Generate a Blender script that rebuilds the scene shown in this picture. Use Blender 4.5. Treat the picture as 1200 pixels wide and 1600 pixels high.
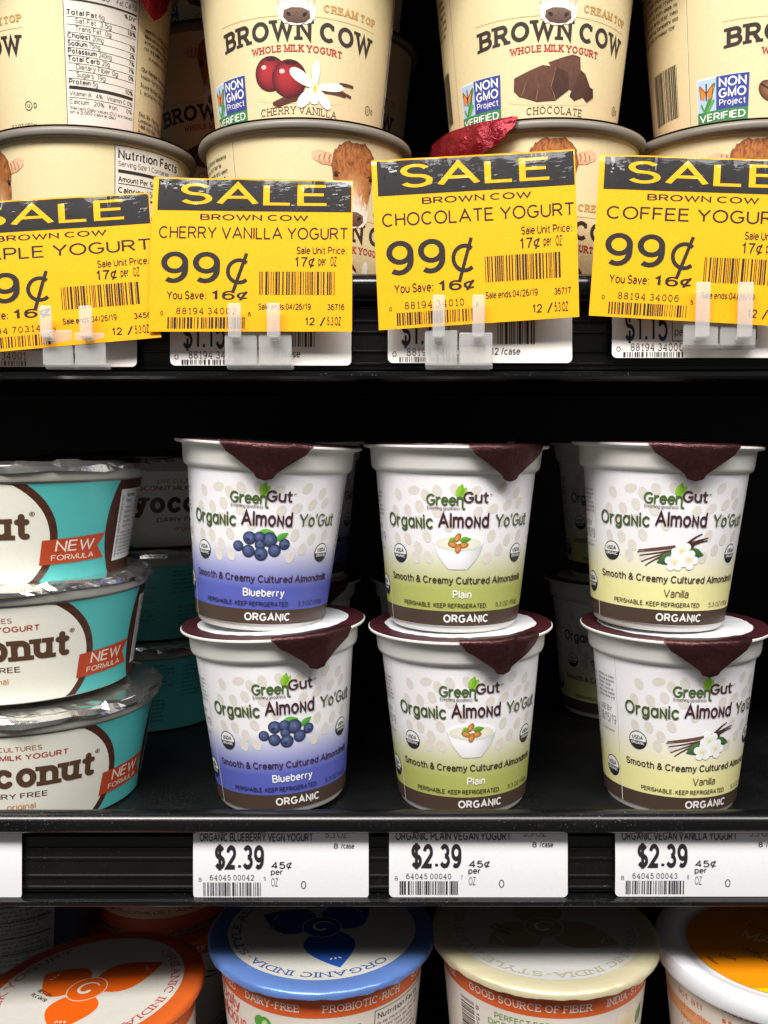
import bpy, bmesh, math, random
import numpy as np
from math import pi, sin, cos, radians, sqrt, atan2
from mathutils import Vector, noise
from mathutils.geometry import delaunay_2d_cdt

for o in list(bpy.data.objects):
    bpy.data.objects.remove(o)
S = bpy.context.scene
COL = S.collection
ZC = 1.25                       # camera height above the shop floor

# ------------------------------------------------------------------ camera
PITCH = math.atan(125 / 1500)
cd = bpy.data.cameras.new('camera')
cd.sensor_fit = 'HORIZONTAL'
cd.sensor_width = 36.0
cd.lens = 45.0
cd.clip_start = 0.01
cd.clip_end = 50
cam = bpy.data.objects.new('camera', cd)
cam.location = (0, 0, ZC)
cam.rotation_euler = (pi / 2 - PITCH, 0, 0)
COL.objects.link(cam)
S.camera = cam

# ------------------------------------------------------------------ world, lamps, exposure
wd = bpy.data.worlds.new('World')
S.world = wd
wd.use_nodes = True
wb = wd.node_tree.nodes['Background']
wb.inputs[0].default_value = (1.0, 0.965, 0.92, 1)
wb.inputs[1].default_value = 0.13


def area_lamp(name, loc, target, sx, sy, power, color):
    d = bpy.data.lights.new(name, 'AREA')
    d.shape = 'RECTANGLE'
    d.size, d.size_y = sx, sy
    d.energy = power
    d.color = color
    o = bpy.data.objects.new(name, d)
    o.location = loc
    o.rotation_euler = (Vector(target) - Vector(loc)).to_track_quat('-Z', 'Y').to_euler()
    COL.objects.link(o)
    return o


# the tube lamp in the canopy of the cooler, above and in front of the shelves
area_lamp('canopy_lamp', (0.0, -0.20, ZC + 0.74), (0, 0.36, ZC), 2.2, 0.26, 24.5, (1.0, 0.98, 0.96))
# added fill lamp, standing in for unseen ceiling lights of the shop aisle
area_lamp('aisle_fill_lamp', (-0.5, -1.1, ZC + 1.9), (0, 0.4, ZC), 1.2, 0.5, 38, (1.0, 0.95, 0.88))

S.view_settings.view_transform = 'Standard'
S.view_settings.look = 'None'
S.view_settings.exposure = 0.0
S.view_settings.gamma = 1.0
S.cycles.use_denoising = True
S.cycles.max_bounces = 8
S.cycles.transparent_max_bounces = 8
S.cycles.sample_clamp_indirect = 4


# ------------------------------------------------------------------ colours and materials
def lin(c):
    out = []
    for x in c[:3]:
        x /= 255.0
        out.append(x / 12.92 if x <= 0.04045 else ((x + 0.055) / 1.055) ** 2.4)
    return out


def new_mat(name):
    m = bpy.data.materials.new(name)
    m.use_nodes = True
    nt = m.node_tree
    return m, nt, nt.nodes['Principled BSDF']


def node(nt, kind, **kw):
    n = nt.nodes.new(kind)
    for k, v in kw.items():
        setattr(n, k, v)
    return n


def add_bump(nt, bs, scale, strength, dist, detail=3, kind='noise', coord='Object'):
    tc = node(nt, 'ShaderNodeTexCoord')
    if kind == 'noise':
        t = node(nt, 'ShaderNodeTexNoise')
        t.inputs['Detail'].default_value = detail
        out = t.outputs[0]
    else:
        t = node(nt, 'ShaderNodeTexVoronoi')
        out = t.outputs['Distance']
    t.inputs['Scale'].default_value = scale
    nt.links.new(tc.outputs[coord], t.inputs['Vector'])
    b = node(nt, 'ShaderNodeBump')
    b.inputs['Strength'].default_value = strength
    b.inputs['Distance'].default_value = dist
    nt.links.new(out, b.inputs['Height'])
    nt.links.new(b.outputs[0], bs.inputs['Normal'])
    return t


def plain_mat(name, rgb, rough=0.4, metal=0.0, bump=None, var=0.0, varscale=30, sss=0.0, spec=0.5):
    m, nt, bs = new_mat(name)
    c = lin(rgb)
    bs.inputs['Roughness'].default_value = rough
    bs.inputs['Metallic'].default_value = metal
    bs.inputs['Specular IOR Level'].default_value = spec
    tc = node(nt, 'ShaderNodeTexCoord')
    nz = node(nt, 'ShaderNodeTexNoise')
    nz.inputs['Scale'].default_value = varscale
    nz.inputs['Detail'].default_value = 5
    nt.links.new(tc.outputs['Object'], nz.inputs['Vector'])
    rp = node(nt, 'ShaderNodeValToRGB')
    rp.color_ramp.elements[0].position = 0.3
    rp.color_ramp.elements[1].position = 0.7
    rp.color_ramp.elements[0].color = [x * (1 - var) for x in c] + [1]
    rp.color_ramp.elements[1].color = [min(1, x * (1 + var * .5)) for x in c] + [1]
    nt.links.new(nz.outputs[0], rp.inputs[0])
    nt.links.new(rp.outputs[0], bs.inputs['Base Color'])
    if sss:
        bs.inputs['Subsurface Weight'].default_value = sss
        bs.inputs['Subsurface Radius'].default_value = (1, .9, .8)
        bs.inputs['Subsurface Scale'].default_value = 0.002
    if bump:
        add_bump(nt, bs, *bump)
    return m


def print_mat(name, rough=0.35, coat=0.0, spec=.5, metal=0.0, bump=(90, .15, .0004), grain=0.05, grainscale=700):
    """ink on paper or film: the ink colour is a mesh attribute, the sheet adds grain and waviness"""
    m, nt, bs = new_mat(name)
    at = node(nt, 'ShaderNodeAttribute', attribute_name='ink')
    tc = node(nt, 'ShaderNodeTexCoord')
    nz = node(nt, 'ShaderNodeTexNoise')
    nz.inputs['Scale'].default_value = grainscale
    nz.inputs['Detail'].default_value = 4
    nt.links.new(tc.outputs['Object'], nz.inputs['Vector'])
    mp = node(nt, 'ShaderNodeMapRange')
    mp.inputs['From Min'].default_value = .3
    mp.inputs['From Max'].default_value = .7
    mp.inputs['To Min'].default_value = 1 - grain
    mp.inputs['To Max'].default_value = 1 + grain * .3
    nt.links.new(nz.outputs[0], mp.inputs['Value'])
    mx = node(nt, 'ShaderNodeVectorMath', operation='SCALE')
    nt.links.new(at.outputs['Color'], mx.inputs[0])
    nt.links.new(mp.outputs[0], mx.inputs['Scale'])
    nt.links.new(mx.outputs[0], bs.inputs['Base Color'])
    bs.inputs['Roughness'].default_value = rough
    bs.inputs['Metallic'].default_value = metal
    bs.inputs['Specular IOR Level'].default_value = spec
    bs.inputs['Coat Weight'].default_value = coat
    bs.inputs['Coat Roughness'].default_value = 0.035
    if bump:
        add_bump(nt, bs, *bump)
    return m


M_LABEL = print_mat('label_print', .36, bump=(60, .08, .0004), grain=.025)
M_PAPER = print_mat('paper_print', .42, bump=(70, .12, .0004), grain=.04)
M_TAG = print_mat('price_tag_print', .4, bump=(200, .06, .0002), grain=.03)
M_SIGN = print_mat('laminated_sign_print', .6, coat=.55, bump=(38, .10, .0010), grain=.10, grainscale=900, spec=.2)
M_LIDPRINT = print_mat('lid_print', .42, metal=.15, bump=(160, .35, .0005), grain=.05)
M_WHITE = plain_mat('white_cup_plastic', (226, 223, 217), .36, bump=(25, .04, .0006), var=.03, sss=.15)
M_LIDWHITE = plain_mat('lid_white_film', (222, 224, 228), .36, bump=(120, .3, .0006), var=.05)
M_MAROON = plain_mat('maroon_embossed_foil', (74, 42, 42), .22, .7, bump=(1500, .7, .00035), var=.3, varscale=700)
M_MAROONFLAT = plain_mat('maroon_foil_ring', (70, 28, 34), .40, .25, bump=(500, .35, .0004), var=.2, varscale=120)
M_REDFOIL = plain_mat('red_embossed_foil', (136, 14, 30), .30, .5, bump=(700, .8, .0006), var=.25, varscale=150)
M_SILVER = plain_mat('crinkled_silver_foil', (232, 230, 226), .20, .95, bump=(240, .5, .0008), var=.1)
M_RIMGREY = plain_mat('grey_plastic_rim', (122, 115, 104), .38, bump=(60, .05, .0005), var=.08)
M_RIMCLEAR = plain_mat('cloudy_plastic_rim', (176, 174, 164), .34, bump=(60, .05, .0006), var=.08, sss=.2)
M_BLACK = plain_mat('black_shelf_enamel', (15, 15, 16), .21, bump=(140, .10, .0004), var=.3, varscale=40)
M_DECK = plain_mat('black_shelf_deck', (14, 15, 16), .40, bump=(220, .2, .0004), var=.5, varscale=60)
def dusty(m, amount=.5):
    """pale specks and wipe marks over a dark enamel"""
    nt = m.node_tree
    bs = nt.nodes['Principled BSDF']
    src = bs.inputs['Base Color'].links[0].from_socket
    tc = node(nt, 'ShaderNodeTexCoord')
    a, b = node(nt, 'ShaderNodeTexNoise'), node(nt, 'ShaderNodeTexNoise')
    a.inputs['Scale'].default_value, b.inputs['Scale'].default_value = 1500, 18
    a.inputs['Detail'].default_value, b.inputs['Detail'].default_value = 2, 6
    mul = node(nt, 'ShaderNodeMath', operation='MULTIPLY')
    for t in (a, b):
        nt.links.new(tc.outputs['Object'], t.inputs['Vector'])
    m1, m2 = node(nt, 'ShaderNodeMapRange'), node(nt, 'ShaderNodeMapRange')
    m1.inputs['From Min'].default_value, m1.inputs['From Max'].default_value = .66, .72
    m2.inputs['From Min'].default_value, m2.inputs['From Max'].default_value = .42, .7
    nt.links.new(a.outputs[0], m1.inputs['Value'])
    nt.links.new(b.outputs[0], m2.inputs['Value'])
    nt.links.new(m1.outputs[0], mul.inputs[0])
    nt.links.new(m2.outputs[0], mul.inputs[1])
    sc = node(nt, 'ShaderNodeMath', operation='MULTIPLY')
    sc.inputs[1].default_value = amount
    nt.links.new(mul.outputs[0], sc.inputs[0])
    mx = node(nt, 'ShaderNodeMixRGB')
    mx.inputs[2].default_value = (.30, .29, .27, 1)
    nt.links.new(sc.outputs[0], mx.inputs[0])
    nt.links.new(src, mx.inputs[1])
    nt.links.new(mx.outputs[0], bs.inputs['Base Color'])


dusty(M_BLACK, .5)
dusty(M_DECK, .7)
M_CHANNEL = plain_mat('black_channel_plastic', (17, 16, 16), .28, bump=(90, .08, .0004), var=.4, varscale=50)
dusty(M_CHANNEL, .5)
M_BACK = plain_mat('cooler_back_panel', (11, 11, 12), .6, var=.3)
M_OVERCAP = plain_mat('white_overcap_plastic', (232, 234, 238), .3, bump=(30, .05, .0006), var=.03, sss=.15)


def clip_material():
    m, nt, bs = new_mat('cloudy_clip_plastic')
    bs.inputs['Base Color'].default_value = (.88, .87, .86, 1)
    bs.inputs['Roughness'].default_value = .22
    tr = node(nt, 'ShaderNodeBsdfTransparent')
    tr.inputs[0].default_value = (.93, .93, .92, 1)
    mx = node(nt, 'ShaderNodeMixShader')
    fr = node(nt, 'ShaderNodeLayerWeight')
    fr.inputs[0].default_value = .35
    mp = node(nt, 'ShaderNodeMapRange')
    mp.inputs['To Min'].default_value = .27
    mp.inputs['To Max'].default_value = .75
    nt.links.new(fr.outputs['Facing'], mp.inputs['Value'])
    nt.links.new(mp.outputs[0], mx.inputs[0])
    nt.links.new(tr.outputs[0], mx.inputs[1])
    nt.links.new(bs.outputs[0], mx.inputs[2])
    nt.links.new(mx.outputs[0], nt.nodes['Material Output'].inputs['Surface'])
    add_bump(nt, bs, 120, .1, .0004)
    return m


M_CLIP = clip_material()


# ------------------------------------------------------------------ objects
def tag(o, label=None, cat=None, group=None, kind=None):
    if label: o['label'] = label
    if cat: o['category'] = cat
    if group: o['group'] = group
    if kind: o['kind'] = kind
    return o


def empty(name, loc, rot=(0, 0, 0)):
    o = bpy.data.objects.new(name, None)
    o.empty_display_size = .02
    o.location = loc
    o.rotation_euler = rot
    COL.objects.link(o)
    return o


def link(name, me, mats, parent=None, rotz=0.0):
    o = bpy.data.objects.new(name, me)
    if mats is not None and len(me.materials) == 0:
        for m in (mats if isinstance(mats, (list, tuple)) else [mats]):
            me.materials.append(m)
    o.parent = parent
    o.rotation_euler = (0, 0, rotz)
    COL.objects.link(o)
    return o


def mesh_of(name, verts, faces, smooth=True, sharp=40, mat_idx=None):
    me = bpy.data.meshes.new(name)
    me.from_pydata([tuple(map(float, v)) for v in verts], [], [tuple(map(int, f)) for f in faces])
    if mat_idx is not None:
        me.polygons.foreach_set('material_index', list(map(int, mat_idx)))
    me.polygons.foreach_set('use_smooth', [smooth] * len(me.polygons))
    me.update()
    if smooth and sharp:
        me.set_sharp_from_angle(angle=radians(sharp))
    return me


def lathe(name, prof, seg=112, sharp=35):
    """prof: list of (r, z) in metres; r == 0 closes with a fan"""
    V, F = [], []
    rows = []
    for r, z in prof:
        if r <= 1e-6:
            rows.append([len(V)])
            V.append((0, 0, z))
        else:
            rows.append(list(range(len(V), len(V) + seg)))
            for k in range(seg):
                a = 2 * pi * k / seg
                V.append((r * sin(a), -r * cos(a), z))
    for a, b in zip(rows, rows[1:]):
        for k in range(seg):
            k2 = (k + 1) % seg
            if len(a) == 1 and len(b) > 1:
                F.append((a[0], b[k2], b[k]))
            elif len(b) == 1 and len(a) > 1:
                F.append((a[k], a[k2], b[0]))
            elif len(a) > 1:
                F.append((a[k], a[k2], b[k2], b[k]))
    return mesh_of(name, V, F, True, sharp)


def extrude_x(name, prof, x0, x1, sharp=30):
    """closed profile of (y, z) pulled along x"""
    n = len(prof)
    V = [(x0, y, z) for y, z in prof] + [(x1, y, z) for y, z in prof]
    F = [(i, (i + 1) % n, n + (i + 1) % n, n + i) for i in range(n)]
    F += [tuple(range(n))[::-1], tuple(range(n, 2 * n))]
    me = mesh_of(name, V, F, True, sharp)
    bm = bmesh.new()
    bm.from_mesh(me)
    bmesh.ops.recalc_face_normals(bm, faces=bm.faces)
    bm.to_mesh(me)
    bm.free()
    return me


def box_mesh(name, x0, x1, y0, y1, z0, z1, bevel=0.0006, seg=2):
    bm = bmesh.new()
    bmesh.ops.create_cube(bm, size=1)
    for v in bm.verts:
        v.co = Vector(((x0 + x1) / 2 + v.co.x * (x1 - x0), (y0 + y1) / 2 + v.co.y * (y1 - y0), (z0 + z1) / 2 + v.co.z * (z1 - z0)))
    if bevel:
        bmesh.ops.bevel(bm, geom=bm.edges[:], offset=bevel, segments=seg, affect='EDGES', profile=.5)
    me = bpy.data.meshes.new(name)
    bm.to_mesh(me)
    bm.free()
    me.polygons.foreach_set('use_smooth', [True] * len(me.polygons))
    me.set_sharp_from_angle(angle=radians(50))
    return me


# ------------------------------------------------------------------ lettering: stroke glyphs (cap height 1, x-height .72)
def A(cx, cy, rx, ry, a0, a1):
    n = max(3, int(abs(a1 - a0) / 18) + 1)
    return [(cx + rx * cos(radians(a0 + (a1 - a0) * i / n)), cy + ry * sin(radians(a0 + (a1 - a0) * i / n))) for i in range(n + 1)]


G, SERIF = {}, {}


def g(ch, w, *strokes, s=()):
    G[ch] = (w, [sum([p if isinstance(p, list) else [p] for p in st], []) for st in strokes])
    SERIF[ch] = s


g('A', .86, [(0, 0), (.43, 1), (.86, 0)], [(.14, .33), (.72, .33)], s=[(0, 0), (.86, 0)])
g('B', .70, [(0, 0), (0, 1), (.36, 1), A(.38, .76, .26, .24, 90, -90), (0, .52)], [(.36, .52), A(.41, .26, .29, .26, 90, -90), (0, 0)], s=[(-.03, 0), (-.03, 1)])
g('C', .80, [A(.42, .5, .42, .5, 47, 313)], s=[('v', .72, .68, 1.0), ])
g('D', .76, [(0, 0), (0, 1), (.30, 1), A(.32, .5, .44, .5, 90, -90), (0, 0)], s=[(-.03, 0), (-.03, 1)])
g('E', .62, [(.60, 1), (0, 1), (0, 0), (.62, 0)], [(0, .53), (.55, .53)], s=[(-.03, 0), (-.03, 1), ('v', .62, 0, .25), ('v', .60, .75, 1)])
g('F', .58, [(.58, 1), (0, 1), (0, 0)], [(0, .52), (.5, .52)], s=[(0, 0), ('v', .58, .75, 1)])
g('G', .84, [A(.43, .5, .43, .5, 47, 325), (.80, .45), (.47, .45)], s=[('v', .74, .7, 1)])
g('H', .68, [(0, 0), (0, 1)], [(.68, 0), (.68, 1)], [(0, .53), (.68, .53)], s=[(0, 0), (0, 1), (.68, 0), (.68, 1)])
g('I', .0, [(0, 0), (0, 1)], s=[(0, 0), (0, 1)])
g('J', .44, [(.44, 1), (.44, .26), A(.22, .24, .22, .24, 0, -170)], s=[(.44, 1)])
g('K', .68, [(0, 0), (0, 1)], [(.63, 1), (0, .36)], [(.22, .58), (.68, 0)], s=[(0, 0), (0, 1), (.62, 1), (.68, 0)])
g('L', .56, [(0, 1), (0, 0), (.56, 0)], s=[(0, 1), ('v', .56, 0, .27)])
g('M', .84, [(0, 0), (0, 1), (.42, .05), (.84, 1), (.84, 0)], s=[(0, 0), (.84, 0), (-.05, 1), (.89, 1)])
g('N', .70, [(0, 0), (0, 1), (.70, 0), (.70, 1)], s=[(0, 0), (-.06, 1), (.70, 1)])
g('O', .90, [A(.45, .5, .45, .5, 0, 360)])
g('P', .66, [(0, 0), (0, 1), (.38, 1), A(.39, .73, .27, .27, 90, -90), (0, .46)], s=[(0, 0), (-.03, 1)])
g('Q', .90, [A(.45, .5, .45, .5, 0, 360)], [(.55, .26), (.86, -.05)])
g('R', .70, [(0, 0), (0, 1), (.38, 1), A(.39, .74, .26, .26, 90, -90), (0, .48)], [(.36, .48), (.68, 0)], s=[(0, 0), (-.03, 1), (.72, 0, .1)])
g('S', .64, [A(.32, .75, .28, .25, 25, 270), A(.33, .25, .31, .25, 90, -155)], s=[('v', .58, .74, 1), ('v', .04, 0, .26)])
g('T', .70, [(0, 1), (.7, 1)], [(.35, 1), (.35, 0)], s=[(.35, 0), ('v', 0, .75, 1), ('v', .7, .75, 1)])
g('U', .68, [(0, 1), (0, .34), A(.34, .34, .34, .34, 180, 360), (.68, 1)], s=[(0, 1), (.68, 1)])
g('V', .80, [(0, 1), (.40, 0), (.80, 1)], s=[(0, 1), (.80, 1)])
g('W', 1.16, [(0, 1), (.29, 0), (.58, .92), (.87, 0), (1.16, 1)], s=[(0, 1), (1.16, 1)])
g('X', .74, [(0, 0), (.72, 1)], [(.02, 1), (.74, 0)], s=[(0, 0), (.72, 1), (.02, 1), (.74, 0)])
g('Y', .76, [(0, 1), (.38, .46), (.76, 1)], [(.38, .46), (.38, 0)], s=[(.38, 0), (0, 1), (.76, 1)])
g('Z', .66, [(.03, 1), (.63, 1), (0, 0), (.66, 0)])
g('a', .50, [(.03, .55), A(.26, .5, .22, .22, 150, 0), (.48, 0)], [(.48, .43), (.25, .40), A(.21, .20, .20, .20, 90, 270), (.32, .01), (.48, .14)])
g('ɑ', .58, [A(.29, .36, .29, .36, 0, 360)], [(.58, .72), (.58, 0)])
g('b', .58, [(0, 1), (0, 0)], [A(.29, .36, .29, .36, 0, 360)])
g('c', .54, [A(.30, .36, .30, .36, 45, 315)], s=[('v', .52, .46, .68)])
g('d', .58, [(.58, 1), (.58, 0)], [A(.29, .36, .29, .36, 0, 360)])
g('e', .60, [(.02, .38), (.58, .38), A(.30, .36, .30, .36, 3, 312)])
g('f', .38, [(.40, .98), A(.36, .8, .20, .20, 75, 180), (.16, 0)], [(0, .70), (.36, .70)])
g('g', .58, [A(.29, .36, .29, .36, 0, 360)], [(.58, .72), (.58, -.04), A(.29, -.04, .29, .24, 0, -150)])
g('h', .54, [(0, 1), (0, 0)], [(0, .42), A(.27, .45, .27, .27, 180, 0), (.54, 0)])
g('i', .0, [(0, .72), (0, 0)], [(0, .93), (0, 1.0)])
g('j', .1, [(.1, .72), (.1, -.1), A(-.04, -.1, .14, .16, 0, -90)], [(.1, .93), (.1, 1.0)])
g('k', .50, [(0, 1), (0, 0)], [(.46, .72), (0, .28)], [(.16, .44), (.50, 0)])
g('l', .0, [(0, 1), (0, 0)])
g('m', .88, [(0, .72), (0, 0)], [(0, .45), A(.22, .47, .22, .25, 180, 0), (.44, 0)], [(.44, .45), A(.66, .47, .22, .25, 180, 0), (.88, 0)])
g('n', .54, [(0, .72), (0, 0)], [(0, .42), A(.27, .45, .27, .27, 180, 0), (.54, 0)], s=[(0, 0), (.54, 0), (-.06, .72, .12)])
g('ɴ', .50, [(0, 0), (0, .72), (.50, 0), (.50, .72)])
g('ŋ', .54, [(0, .72), (0, 0)], [(0, .42), A(.27, .45, .27, .27, 180, 0), (.54, -.22), A(.72, -.22, .18, .18, 180, 280)])
g('o', .60, [A(.30, .36, .30, .36, 0, 360)])
g('p', .58, [(0, .72), (0, -.28)], [A(.29, .36, .29, .36, 0, 360)])
g('q', .58, [(.58, .72), (.58, -.28)], [A(.29, .36, .29, .36, 0, 360)])
g('r', .34, [(0, .72), (0, 0)], [(0, .40), A(.27, .40, .27, .30, 180, 75)])
g('s', .48, [A(.24, .53, .21, .19, 25, 270), A(.25, .175, .23, .175, 90, -155)])
g('t', .38, [(.16, .95), (.16, .16), A(.32, .16, .16, .16, 180, 290)], [(0, .70), (.36, .70)])
g('u', .54, [(0, .72), (0, .28), A(.27, .27, .27, .27, 180, 360)], [(.54, .72), (.54, 0)], s=[(-.06, .72, .12), (.48, .72, .12), (.60, 0, .1)])
g('v', .54, [(0, .72), (.27, 0), (.54, .72)])
g('w', .80, [(0, .72), (.20, 0), (.40, .68), (.60, 0), (.80, .72)])
g('x', .52, [(0, 0), (.50, .72)], [(.02, .72), (.52, 0)])
g('y', .54, [(0, .72), (.28, .02)], [(.54, .72), (.24, -.10), (.12, -.26), (-.02, -.26)], s=[(0, .72), (.54, .72)])
g('z', .48, [(.02, .72), (.46, .72), (0, 0), (.48, 0)])
g('0', .60, [A(.30, .5, .30, .5, 0, 360)])
g('1', .40, [(.06, .76), (.26, 1), (.26, 0)], s=[(.26, 0)])
g('2', .60, [A(.30, .71, .28, .29, 172, -38), (0, 0), (.60, 0)])
g('3', .58, [A(.28, .75, .25, .25, 155, -88)], [A(.28, .26, .30, .26, 88, -158)])
g('4', .64, [(.46, 0), (.46, 1), (0, .29), (.64, .29)], s=[(.46, 0)])
g('5', .60, [(.54, 1), (.11, 1), (.05, .5), A(.29, .33, .30, .33, 138, -155)])
g('6', .60, [A(.31, .32, .29, .32, 0, 360)], [A(.34, .60, .32, .40, 50, 180), (.02, .32)])
g('7', .58, [(0, 1), (.58, 1), (.28, .4), (.22, 0)])
g('8', .58, [A(.29, .76, .24, .24, 0, 360)], [A(.29, .26, .29, .26, 0, 360)])
g('9', .60, [A(.29, .68, .29, .32, 0, 360)], [(.58, .68), A(.26, .40, .32, .40, 0, -125)])
g('.', .10, [(.05, -.02), (.05, .11)])
g(',', .06, [(.04, .07), (.0, -.16)])
g(':', .10, [(.05, -.02), (.05, .11)], [(.05, .56), (.05, .69)])
g('/', .36, [(0, -.05), (.36, 1.05)])
g('$', .62, [A(.32, .75, .28, .25, 25, 270), A(.33, .25, .31, .25, 90, -155)], [(.325, -.16), (.325, 1.16)])
g('¢', .60, [A(.30, .45, .30, .36, 45, 315)], [(.12, -.15), (.50, 1.0)])
g('&', .72, [(.70, 0), (.17, .66), A(.34, .80, .18, .20, 205, -25), (.10, .40), A(.27, .22, .25, .23, 140, 330), (.66, .46)])
g("'", .04, [(.03, 1.02), (.0, .78)])
g('(', .2, [A(.3, .42, .28, .62, 125, 235)])
g(')', .2, [A(-.1, .42, .28, .62, 55, -55)])
g('%', .9, [A(.17, .75, .17, .22, 0, 360)], [A(.73, .24, .17, .22, 0, 360)], [(.2, -.02), (.7, 1.02)])
g('-', .34, [(0, .40), (.34, .40)])
g('*', .3, [(0, .75), (.3, .95)], [(0, .95), (.3, .75)], [(.15, 1.03), (.15, .67)])
g('®', .7, [A(.35, .5, .38, .42, 0, 360)], [(.24, .27), (.24, .73), (.42, .70), (.42, .52), (.26, .5), (.48, .27)])
g('•', .2, [(.1, .34), (.1, .40)])
g('+', .5, [(0, .4), (.5, .4)], [(.25, .15), (.25, .65)])


def ribbon(pts, w, cap='butt'):
    P = [np.array(pts[0], float)]
    for p in pts[1:]:
        p = np.array(p, float)
        if np.hypot(*(p - P[-1])) > 1e-4:
            P.append(p)
    closed = len(P) > 3 and np.hypot(*(P[0] - P[-1])) < 1e-3
    P = np.array(P)
    if len(P) < 2:
        return np.zeros((0, 3, 2))
    d = np.diff(P, axis=0)
    d /= np.hypot(d[:, 0], d[:, 1])[:, None]
    nrm = np.stack([-d[:, 1], d[:, 0]], 1)
    n = len(P)
    m = np.zeros_like(P)
    for i in range(n):
        a = nrm[i - 1] if i > 0 else (nrm[-1] if closed else nrm[0])
        b = nrm[i] if i < n - 1 else (nrm[0] if closed else nrm[-1])
        t = a + b
        L = np.hypot(*t)
        if L < .25:
            m[i] = a
            continue
        t /= L
        m[i] = t * min(2.6, 1 / max(.2, float(t @ a)))
    Lp, Rp = P + m * w / 2, P - m * w / 2
    T = []
    for i in range(n - 1):
        T.append((Rp[i], Rp[i + 1], Lp[i + 1]))
        T.append((Rp[i], Lp[i + 1], Lp[i]))
    if cap == 'round' and not closed:
        for c, dv in ((P[0], -d[0]), (P[-1], d[-1])):
            a0 = atan2(dv[1], dv[0])
            ring = [c + w / 2 * np.array((cos(a0 + x), sin(a0 + x))) for x in np.linspace(-pi / 2, pi / 2, 7)]
            for q in range(6):
                T.append((c, ring[q], ring[q + 1]))
    return np.array(T)


_cache = {}


def glyph_tris(ch, w, cap, slab):
    k = (ch, w, cap, slab)
    if k not in _cache:
        wd_, st = G[ch]
        out = [ribbon(s, w, cap) for s in st]
        if slab and SERIF[ch]:
            hw, th = .13 + w * .55, w * .78
            for s in SERIF[ch]:
                if s[0] == 'v':
                    _, x, y0, y1 = s
                    out.append(np.array([((x - th / 2, y0), (x + th / 2, y0), (x + th / 2, y1)), ((x - th / 2, y0), (x + th / 2, y1), (x - th / 2, y1))]))
                else:
                    x, y = s[0], s[1]
                    h2 = (s[2] + w * .5) if len(s) > 2 else hw
                    y0 = y - w / 2 if y < .3 else y + w / 2 - th
                    out.append(np.array([((x - h2, y0), (x + h2, y0), (x + h2, y0 + th)), ((x - h2, y0), (x + h2, y0 + th), (x - h2, y0 + th))]))
        _cache[k] = [o for o in out if len(o)]
    return _cache[k]


def layout(txt, w, cap, slab, track):
    x, out = 0.0, []
    gap = .11 + w * .95 + track + (.05 + w * .30 if slab else 0)
    for ch in txt:
        if ch == ' ':
            x += .36
            continue
        if ch not in G:
            continue
        for t in glyph_tris(ch, w, cap, slab):
            out.append(t + np.array((x, 0)))
        x += G[ch][0] + gap
    return out


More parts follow.
